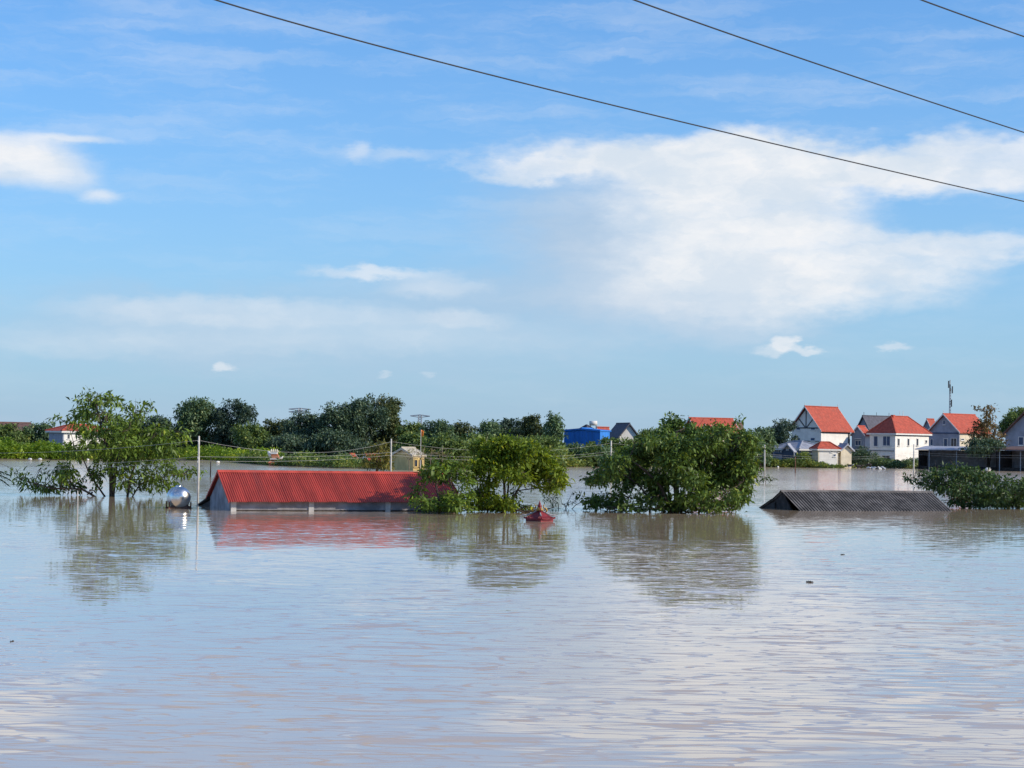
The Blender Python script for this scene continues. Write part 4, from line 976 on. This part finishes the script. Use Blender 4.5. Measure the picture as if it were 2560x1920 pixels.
# shrine gate in the middle distance
def gate():
    b = G(688, 1164); root = thing('shrine_gate', 'orange and white shrine gate top with crown-like crest before dark trees', 'shrine', b)
    s = scale_at(b.y); W = lambda p: p / s
    def zz(y): return Z(688, y, b.y)
    MB().box(W(-16), W(18), 0, 1.6, -1, zz(1158)).build('lower_body', ORANGE, root)
    MB().quadprism([(W(-18), -.3, zz(1158)), (W(22), -.3, zz(1158)), (W(10), .8, zz(1149)), (W(-12), .8, zz(1149))], (0, 1.2, 0)).build('lower_roof', ORANGE, root)
    MB().box(W(-14), W(12), .2, 1.4, zz(1149), zz(1146)).build('eaves', TRIM, root)
    MB().quadprism([(W(-9), .3, zz(1146)), (W(9), .3, zz(1146)), (W(3), .3, zz(1134)), (W(-12), .3, zz(1134))], (0, .9, 0)).build('upper_roof', ORANGE, root)
    MB().tube([(W(9), .6, zz(1146)), (W(15), .6, zz(1145)), (W(18), .6, zz(1140))], [.14, .12, .03], 6).build('upturned_corner', TRIM, root, True)
    MB().tube([(W(18), .4, zz(1158)), (W(23), .4, zz(1157)), (W(26), .4, zz(1152))], [.16, .14, .04], 6).build('upturned_corner', TRIM, root, True)
    MB().quadprism([(W(-13), .25, zz(1135)), (W(3), .25, zz(1135)), (W(3), .25, zz(1131)), (W(-14), .25, zz(1131))], (0, 1.0, 0)).build('crest', TRIM, root)
    MB().tube([(W(-12), .6, zz(1140)), (W(-17), .6, zz(1133)), (W(-20), .6, zz(1128))], [.3, .26, .1], 7).build('crest_scroll', TRIM, root, True)
    for x in (-12, -7, -2, 2.5): MB().lathe([(.16, 0), (.2, .15), (.1, .3), (.03, .45)], (W(x), .7, zz(1131)), 'Z', 8).build('finial', CREAM, root, True)
gate()
# yellow temple, small red-roofed huts
h = House('yellow_temple', 'small yellow building with pointed gable behind the right part of the red roof', 1034, 225, 25, 50, 30, 1140, 1123, YELLOW, YELLOW, CREAM, 'gableL', ov=.15, cat='building')
h.win('R', 1040, 1150, 1046, 1166, GLASS, YELLOW); h.win('R', 1052, 1150, 1058, 1166, GLASS, YELLOW)
h = House('red_hut', 'half-drowned hut with shaded gable and red roof beyond the ridge of the red roof', 892, 255, 60, 26, 8, 1152, 1138, BLUEGREY_AND_SHADE, BLUEGREY_AND_SHADE, TILE, 'gableL', ov=.3, cat='hut')  # blue shade of the gable is painted into the wall colour
h = House('red_hut', 'low hut with flat red roof just left of the shaded gable hut', 858, 258, 20, 14, 30, 1158, 1148, CREAM, CREAM, TILE, 'gableL', ov=.3, cat='hut')
h = House('red_hut', 'hut with red roof half hidden by the yellowish tree behind the house ridge', 925, 262, 20, 10, 26, 1150, 1138, CREAM, CREAM, TILE, 'gableL', ov=.3, cat='hut')
def flagpole():
    b = B(1052, 210); root = thing('flagpole', 'tall thin flagpole with orange flag rising among trees behind the red house', 'flagpole', b)
    z = Z(1052, 1074, 210); MB().tube([(0, 0, -1), (0, 0, z)], [.05, .035], 6).build('shaft', CONC, root)
    mb = MB(); n = 7
    for i in range(n):
        t = i / (n - 1); mb.v += [(.03 + .30 * t, .08 * math.sin(5 * t), z - .02 - .12 * t), (.03 + .22 * t, .08 * math.sin(5 * t + .6), z - .72 - .05 * t)]
    mb.f += [(2 * i, 2 * i + 1, 2 * i + 3, 2 * i + 2) for i in range(n - 1)]; o = mb.build('flag', FLAG, root, True); o.modifiers.new('solid', 'SOLIDIFY').thickness = .01
flagpole()
# blue warehouse and neighbours
h = House('blue_warehouse', 'warehouse clad in bright blue sheet metal among trees, centre right', 1500, 300, 52, 88, 26, 1078, 1074, SHEETB, SHEETB, SHEETB, 'gableL', ov=.15, cat='warehouse')
a0 = 0
for i in range(9):
    y = h.w * (i + .5) / 9; MB().box(-.06, -.002, y - .05, y + .05, -.8, h.ze - .1).build('sheet_rib', SHEETB, h.root)
h = House('grey_gable_house', 'grey-roofed house with pale triangular gable right of the blue warehouse', 1549, 330, 15, 27, 48, 1089, 1060, WHITE, WHITE, TILED, 'gableR', ov=.35)
h = House('green_hip_house', 'dark pointed roof showing just above the blue warehouse', 1466, 345, 40, 22, 28, 1080, 1063, BLUEGREY_AND_SHADE, BLUEGREY_AND_SHADE, TILED, 'hip', ov=.3)
h = House('pink_roof_house', 'small light red roof between the blue warehouse and the grey gable', 1500, 350, 40, 8, 26, 1086, 1070, BLUEGREY_AND_SHADE, CREAM, TILE, 'gableL', ov=.3)
def heater():
    D = 345; b = P(1486, 1062, D); root = thing('rooftop_tank', 'small white tank on a stand on the roofs behind the blue warehouse', 'water tank', b)
    MB().tube([(-.9, 0, .25), (.5, 0, .3)], .42, 12).build('tank', WHITE, root, True)
    for x in (-.7, .3): MB().tube([(x, 0, -1.4), (x, 0, -.08)], .07, 5).build('leg', TIMBER, root)
heater()
h = House('long_red_house', 'long red roof showing above the top of the biggest tree', 1745, 315, 28, 32, 100, 1078, 1047, WHITE, CREAM, TILE, 'gableL', ov=.5)
h2 = House('red_dormer', 'small red gable standing out below the long red roof behind the biggest tree', 1772, 309, 50, 14, 12, 1078, 1062, WHITE, CREAM, TILE, 'gableL', ov=.25, cat='gable')
h = House('brown_side_house', 'sloping brown roof corner right of the long red roof behind the biggest tree', 1835, 330, 40, 14, 26, 1080, 1060, BLUEGREY_AND_SHADE, BLUEGREY_AND_SHADE, TILEB, 'gableL', ov=.3)

# ------------------------------------------------------------------ far trees
FT = [
 (-30, 66, 1062, 300, L_MID, 'round', 1120, 'low bushy tree at the far left edge of the bank'),
 (58, 140, 1058, 303, L_FAR, 'round', 1120, 'bushy tree just left of the white house on the left bank'),
 (285, 352, 1052, 312, L_FARO, 'round', 1125, 'tree touching the right end of the white house on the left bank'),
 (345, 445, 1040, 315, L_FARD, 'round', 1130, 'dark round tree behind the right side of the sparse tree'),
 (425, 556, 992, 320, L_FAR, 'round', 1120, 'tall round-headed tree above the left utility pole'),
 (530, 632, 996, 318, L_FARB, 'round', 1130, 'right half of the tall twin-headed trees above the left utility pole'),
 (592, 668, 1056, 300, L_MID, 'round', 1140, 'paler bushy tree right of the tall twin heads'),
 (640, 728, 1046, 318, L_FARO, 'umbrella', 1130, 'spreading tree below the left pylon top'),
 (700, 806, 1028, 312, L_FARD, 'umbrella', 1140, 'dark flat-topped tree at the foot of the rising tree slope'),
 (782, 892, 1006, 310, L_FARD, 'round', 1140, 'dark tree halfway up the tree slope left of centre'),
 (852, 966, 984, 312, L_FARD, 'round', 1140, 'tallest dark tree of the left half'),
 (915, 1014, 980, 318, L_FARO, 'round', 1130, 'tall tree with peaked top just left of the right pylon'),
 (640, 790, 1085, 300, L_FARD, 'round', 1160, 'dark thicket tree behind the shrine gate'),
 (770, 900, 1075, 298, L_FARD, 'round', 1155, 'dark low tree behind the half-drowned huts'),
 (996, 1066, 1056, 305, L_MID, 'round', 1130, 'tree below the right pylon'),
 (1055, 1132, 1050, 300, L_FAR, 'round', 1130, 'first round tree right of the pylon'),
 (1118, 1192, 1056, 305, L_FARO, 'umbrella', 1130, 'feathery tree above the sunlit yellow-green tree, to its left'),
 (1178, 1258, 1050, 302, L_FAR, 'round', 1135, 'tree directly above the sunlit yellow-green tree'),
 (1240, 1322, 1044, 305, L_FARB, 'round', 1135, 'tree behind the right side of the sunlit yellow-green tree'),
 (1296, 1366, 1034, 300, L_FARO, 'round', 1140, 'tall tree two crowns left of the blue warehouse'),
 (1352, 1418, 1032, 296, L_FAR, 'cone', 1140, 'tall narrow tree touching the left end of the blue warehouse'),
 (985, 1085, 1084, 250, L_MID, 'round', 1140, 'lower sunlit tree around the flagpole'),
 (1075, 1180, 1088, 245, L_MID, 'round', 1160, 'lower tree between the flagpole and the sunlit yellow-green tree'),
 (1150, 1260, 1082, 262, L_MID, 'round', 1160, 'lower tree hidden behind the sunlit yellow-green crown'),
 (1260, 1400, 1090, 258, L_MID, 'round', 1165, 'lower bushy tree right behind the sunlit yellow-green crown'),
 (1500, 1600, 1096, 292, L_MID, 'round', 1150, 'bushy tree in front of the grey-roofed gable house'),
 (1400, 1470, 1112, 290, L_FAR, 'round', 1160, 'low bush below the left end of the blue warehouse'),
 (1455, 1540, 1117, 288, L_FAR, 'round', 1160, 'low bush below the right end of the blue warehouse'),
 (1590, 1660, 1072, 310, L_MID, 'round', 1140, 'small tree right of the grey-roofed gable'),
 (1820, 1905, 1076, 300, L_FAR, 'round', 1150, 'dark tree behind the right shoulder of the biggest tree'),
 (1870, 1938, 1066, 318, L_FAR, 'round', 1165, 'dark tree standing over the utility pole right of the biggest tree'),
 (1920, 1990, 1045, 335, L_FARB, 'round', 1150, 'tall dark tree touching the half-timbered house'),
 (2500, 2560, 1030, 345, L_MID, 'round', 1110, 'green tree between the rust-coloured tree and the edge house'),
 (2520, 2620, 1018, 370, L_MID, 'round', 1080, 'tree top rising above the dark house at the right edge'),
 (2415, 2510, 1098, 318, L_FARD, 'round', 1140, 'dark round bush below the rust-coloured tree'),
]
for i, (x0, x1, yt, D, m, st, yb, lab) in enumerate(FT):
    far_tree('bank_tree', lab, x0, x1, yt, D, m, 100 + i, ybot=yb, style=st, group='trees along the far bank', leafL=0.44, leafW=0.23)
px_tree('rust_tree', 'rust-coloured tree with open top before the roofs at right', 2470, 322,
    [(2448, 1018, 8, 5), (2462, 1024, 9, 6), (2478, 1018, 8, 6), (2468, 1032, 12, 7), (2486, 1027, 6, 4), (2465, 1048, 16, 10), (2440, 1058, 14, 9), (2455, 1065, 20, 12), (2480, 1062, 16, 10), (2430, 1078, 14, 9), (2460, 1085, 24, 12), (2490, 1080, 16, 12), (2440, 1095, 18, 9), (2480, 1100, 22, 10), (2500, 1092, 10, 8), (2505, 1108, 10, 8)],
    [([(2470, 1172, 0), (2470, 1120, 0), (2468, 1070, .2), (2466, 1030, .2)], .22, .06), ([(2470, 1110, 0), (2448, 1075, -.5)], .12, .05), ([(2470, 1110, 0), (2490, 1075, .5)], .12, .05)], L_RUST, 0.5, 0.26, 80, 31, depth=2.2, per=7, twig=.3)
px_tree('olive_tree', 'yellowish tree behind the ridge of the red roof beside the utility pole', 942, 200,
    [(950, 1108, 14, 8), (935, 1122, 18, 9), (960, 1125, 16, 10), (925, 1140, 18, 10), (950, 1145, 24, 11), (970, 1145, 14, 10), (930, 1160, 24, 10), (960, 1165, 20, 10), (915, 1155, 10, 7)],
    [([(942, 1190, 0), (942, 1160, 0), (948, 1115, 0)], .14, .04)], L_OLIVE, 0.36, 0.18, 70, 33, depth=1.5, per=7, twig=.2)
for i, (x, D, pts, lab) in enumerate(((1025, 185, [(1025, 1185), (1022, 1150), (1005, 1125)], 'leafless shrub in front of the small yellow building'), (1048, 190, [(1048, 1190), (1050, 1150), (1062, 1118)], 'half-bare shrub under the flagpole'), (1078, 188, [(1078, 1190), (1076, 1150), (1080, 1120)], 'thin half-bare shrub right of the flagpole'), (1105, 182, [(1105, 1185), (1106, 1140), (1106, 1112)], 'slender bare tree left of the sunlit yellow-green tree'))):
    cl = [(x + dx, 1118 + abs(dx) * .5 + 6 * (k % 3), 7, 4, .5) for k, dx in enumerate((-26, -14, -4, 8, 18, 28))]
    px_tree('bare_shrub', lab, x, D, cl, [([(p[0], p[1], 0) for p in pts], .05, .02)], L_OLIVE, 0.24, 0.10, 40, 50 + i, depth=1.0, bark=BARKL, per=6, twig=.15, cat='shrub', group='half-bare shrubs behind the red house')

# plants with big leaves
def banana(px, py, D, hgt, nl, seed, label, m=L_BANANA, spread=1.0):
    rng = np.random.default_rng(seed); b = B(px, D) if D else G(px, py); root = thing('banana_plant', label, 'plant', b)
    MB().tube([(0, 0, -.6), (0, 0, hgt * .35)], [.12, .08], 7).build('stem', BARKL, root)
    for i in range(nl):
        a = 2 * math.pi * i / nl + rng.uniform(-.3, .3); L = hgt * rng.uniform(.75, 1.05); up = rng.uniform(.45, .95)
        mb = MB(); n = 7
        for k in range(n + 1):
            t = k / n; r_ = L * t * (1.1 - .35 * up) * spread; z = hgt * .32 + L * (up * t - .55 * t * t * (1.35 - up)); wd = .26 * hgt / 2.2 * math.sin(math.pi * min(1, .08 + t * .92)) ** .7 + .01
            c = Vector((r_ * math.cos(a), r_ * math.sin(a), z)); s_ = Vector((-math.sin(a), math.cos(a), 0)) * wd
            mb.v += [tuple(c - s_ + Vector((0, 0, wd * .35))), tuple(c), tuple(c + s_ + Vector((0, 0, wd * .35)))]
        for k in range(n):
            q = 3 * k; mb.f += [(q, q + 1, q + 4, q + 3), (q + 1, q + 2, q + 5, q + 4)]
        o = mb.build('leaf', m, root, True)
        at = o.data.attributes.new('tint', 'FLOAT', 'POINT'); at.data.foreach_set('value', [float(rng.random())] * len(o.data.vertices))
banana(2040, 1164, None, 3.4, 12, 1, 'broad-leaved agave-like plant on the shore before the cream outbuilding', L_MID, 1.1)
for i, (x, lab) in enumerate(((738, 'small banana plant right of the shrine gate'), (762, 'banana plant midway between the shrine gate and the drowned huts'), (784, 'bright banana plant nearest the low flat-roofed hut'))):
    banana(x, 1164, None, 1.5 + .25 * i, 8, 10 + i, lab, L_BANANA)
banana(846, 1166, None, 2.0, 9, 20, 'small palm-like plant rising over the ridge of the red roof', L_OLIVE)
banana(882, 1170, None, 1.3, 8, 21, 'low dark-leaved plant behind the ridge, before the shaded gable hut', L_MID)

# low growth along the banks
def line(*pp): return [G(x, y) for x, y in pp]
fringe('field_plants', 'bright green crop and weeds covering the left bank', 'plants', line((-60, 1149), (150, 1150), (330, 1150), (470, 1150)), 14, 3.3, 36000, L_FIELD, 1, .5, .2)
fringe('field_plants', 'bright green weeds on the bank between the left utility pole and the shrine gate', 'plants', line((465, 1151), (560, 1154), (615, 1157), (690, 1163)), 12, 2.5, 12000, L_FIELD, 2, .5, .2)
fringe('shore_weeds', 'dull green weeds along the shore around the shrine gate and huts', 'plants', line((600, 1157), (700, 1165), (860, 1171), (1010, 1173)), 14, 2.0, 18000, L_MID, 3, .45, .2)
fringe('shore_weeds', 'green thicket behind the sunlit tree and the biggest tree', 'plants', line((1000, 1172), (1150, 1172), (1400, 1168), (1600, 1166), (1890, 1167)), 14, 4.2, 42000, L_MID, 4, .6, .28)
fringe('shore_hedge', 'dense hedge on the shore before the bungalow', 'hedge', line((1870, 1167), (1930, 1168), (2000, 1169), (2030, 1169)), 6, 3.9, 11000, L_MID, 5, .42, .2)
fringe('shore_hedge', 'dark thicket on the shore between the cream shed and the white villa', 'hedge', line((2125, 1169), (2160, 1170), (2200, 1169)), 6, 4.2, 8000, L_FARD, 6, .42, .2)
fringe('shore_hedge', 'low weeds at the foot of the white villa', 'hedge', line((2195, 1170), (2240, 1171), (2300, 1171)), 4, 2.0, 6000, L_FAR, 7, .4, .18)
fringe('shore_hedge', 'low weeds before the cream outbuilding', 'hedge', line((2015, 1169), (2060, 1170), (2135, 1170)), 3, 1.3, 3500, L_MID, 11, .4, .18)
fringe('shore_hedge', 'weeds along the shore under the open sheds', 'hedge', line((2300, 1172), (2440, 1173), (2620, 1174)), 3, 0.8, 7000, L_FARD, 8, .4, .18)
fringe('tree_belt', 'unbroken dark undergrowth below the far trees', 'undergrowth', [(-75, 318), (-30, 326), (0, 320), (30, 320), (42, 350)], 14, 6.0, 48000, L_FARD, 9, .7, .36)
for i, (x, y, lab) in enumerate(((75, 1150, 'left pale bag washed up on the left bank'), (100, 1150, 'right pale bag washed up on the left bank'), (218, 1151, 'pale bag on the bank behind the sparse tree'), (545, 1157, 'white bag at the water edge right of the left utility pole'), (1945, 1169, 'white bag in the hedge right of the biggest tree'))):
    o = MB().lathe([(.03, -.5), (.2, -.42), (.3, -.1), (.29, .2), (.18, .44), (.03, .5)], (0, 0, 0), 'Y', 9).build('washed_up_bag', SACK, None, True); p = G(x, y + 1); o.location = (p.x, p.y, .2); o.rotation_euler = (0, 0, R(75 + 20 * i)); o.scale = (.55, .55, .55); o.location.z = .16; tag(o, lab, 'bag', 'pale bags washed up along the shore')
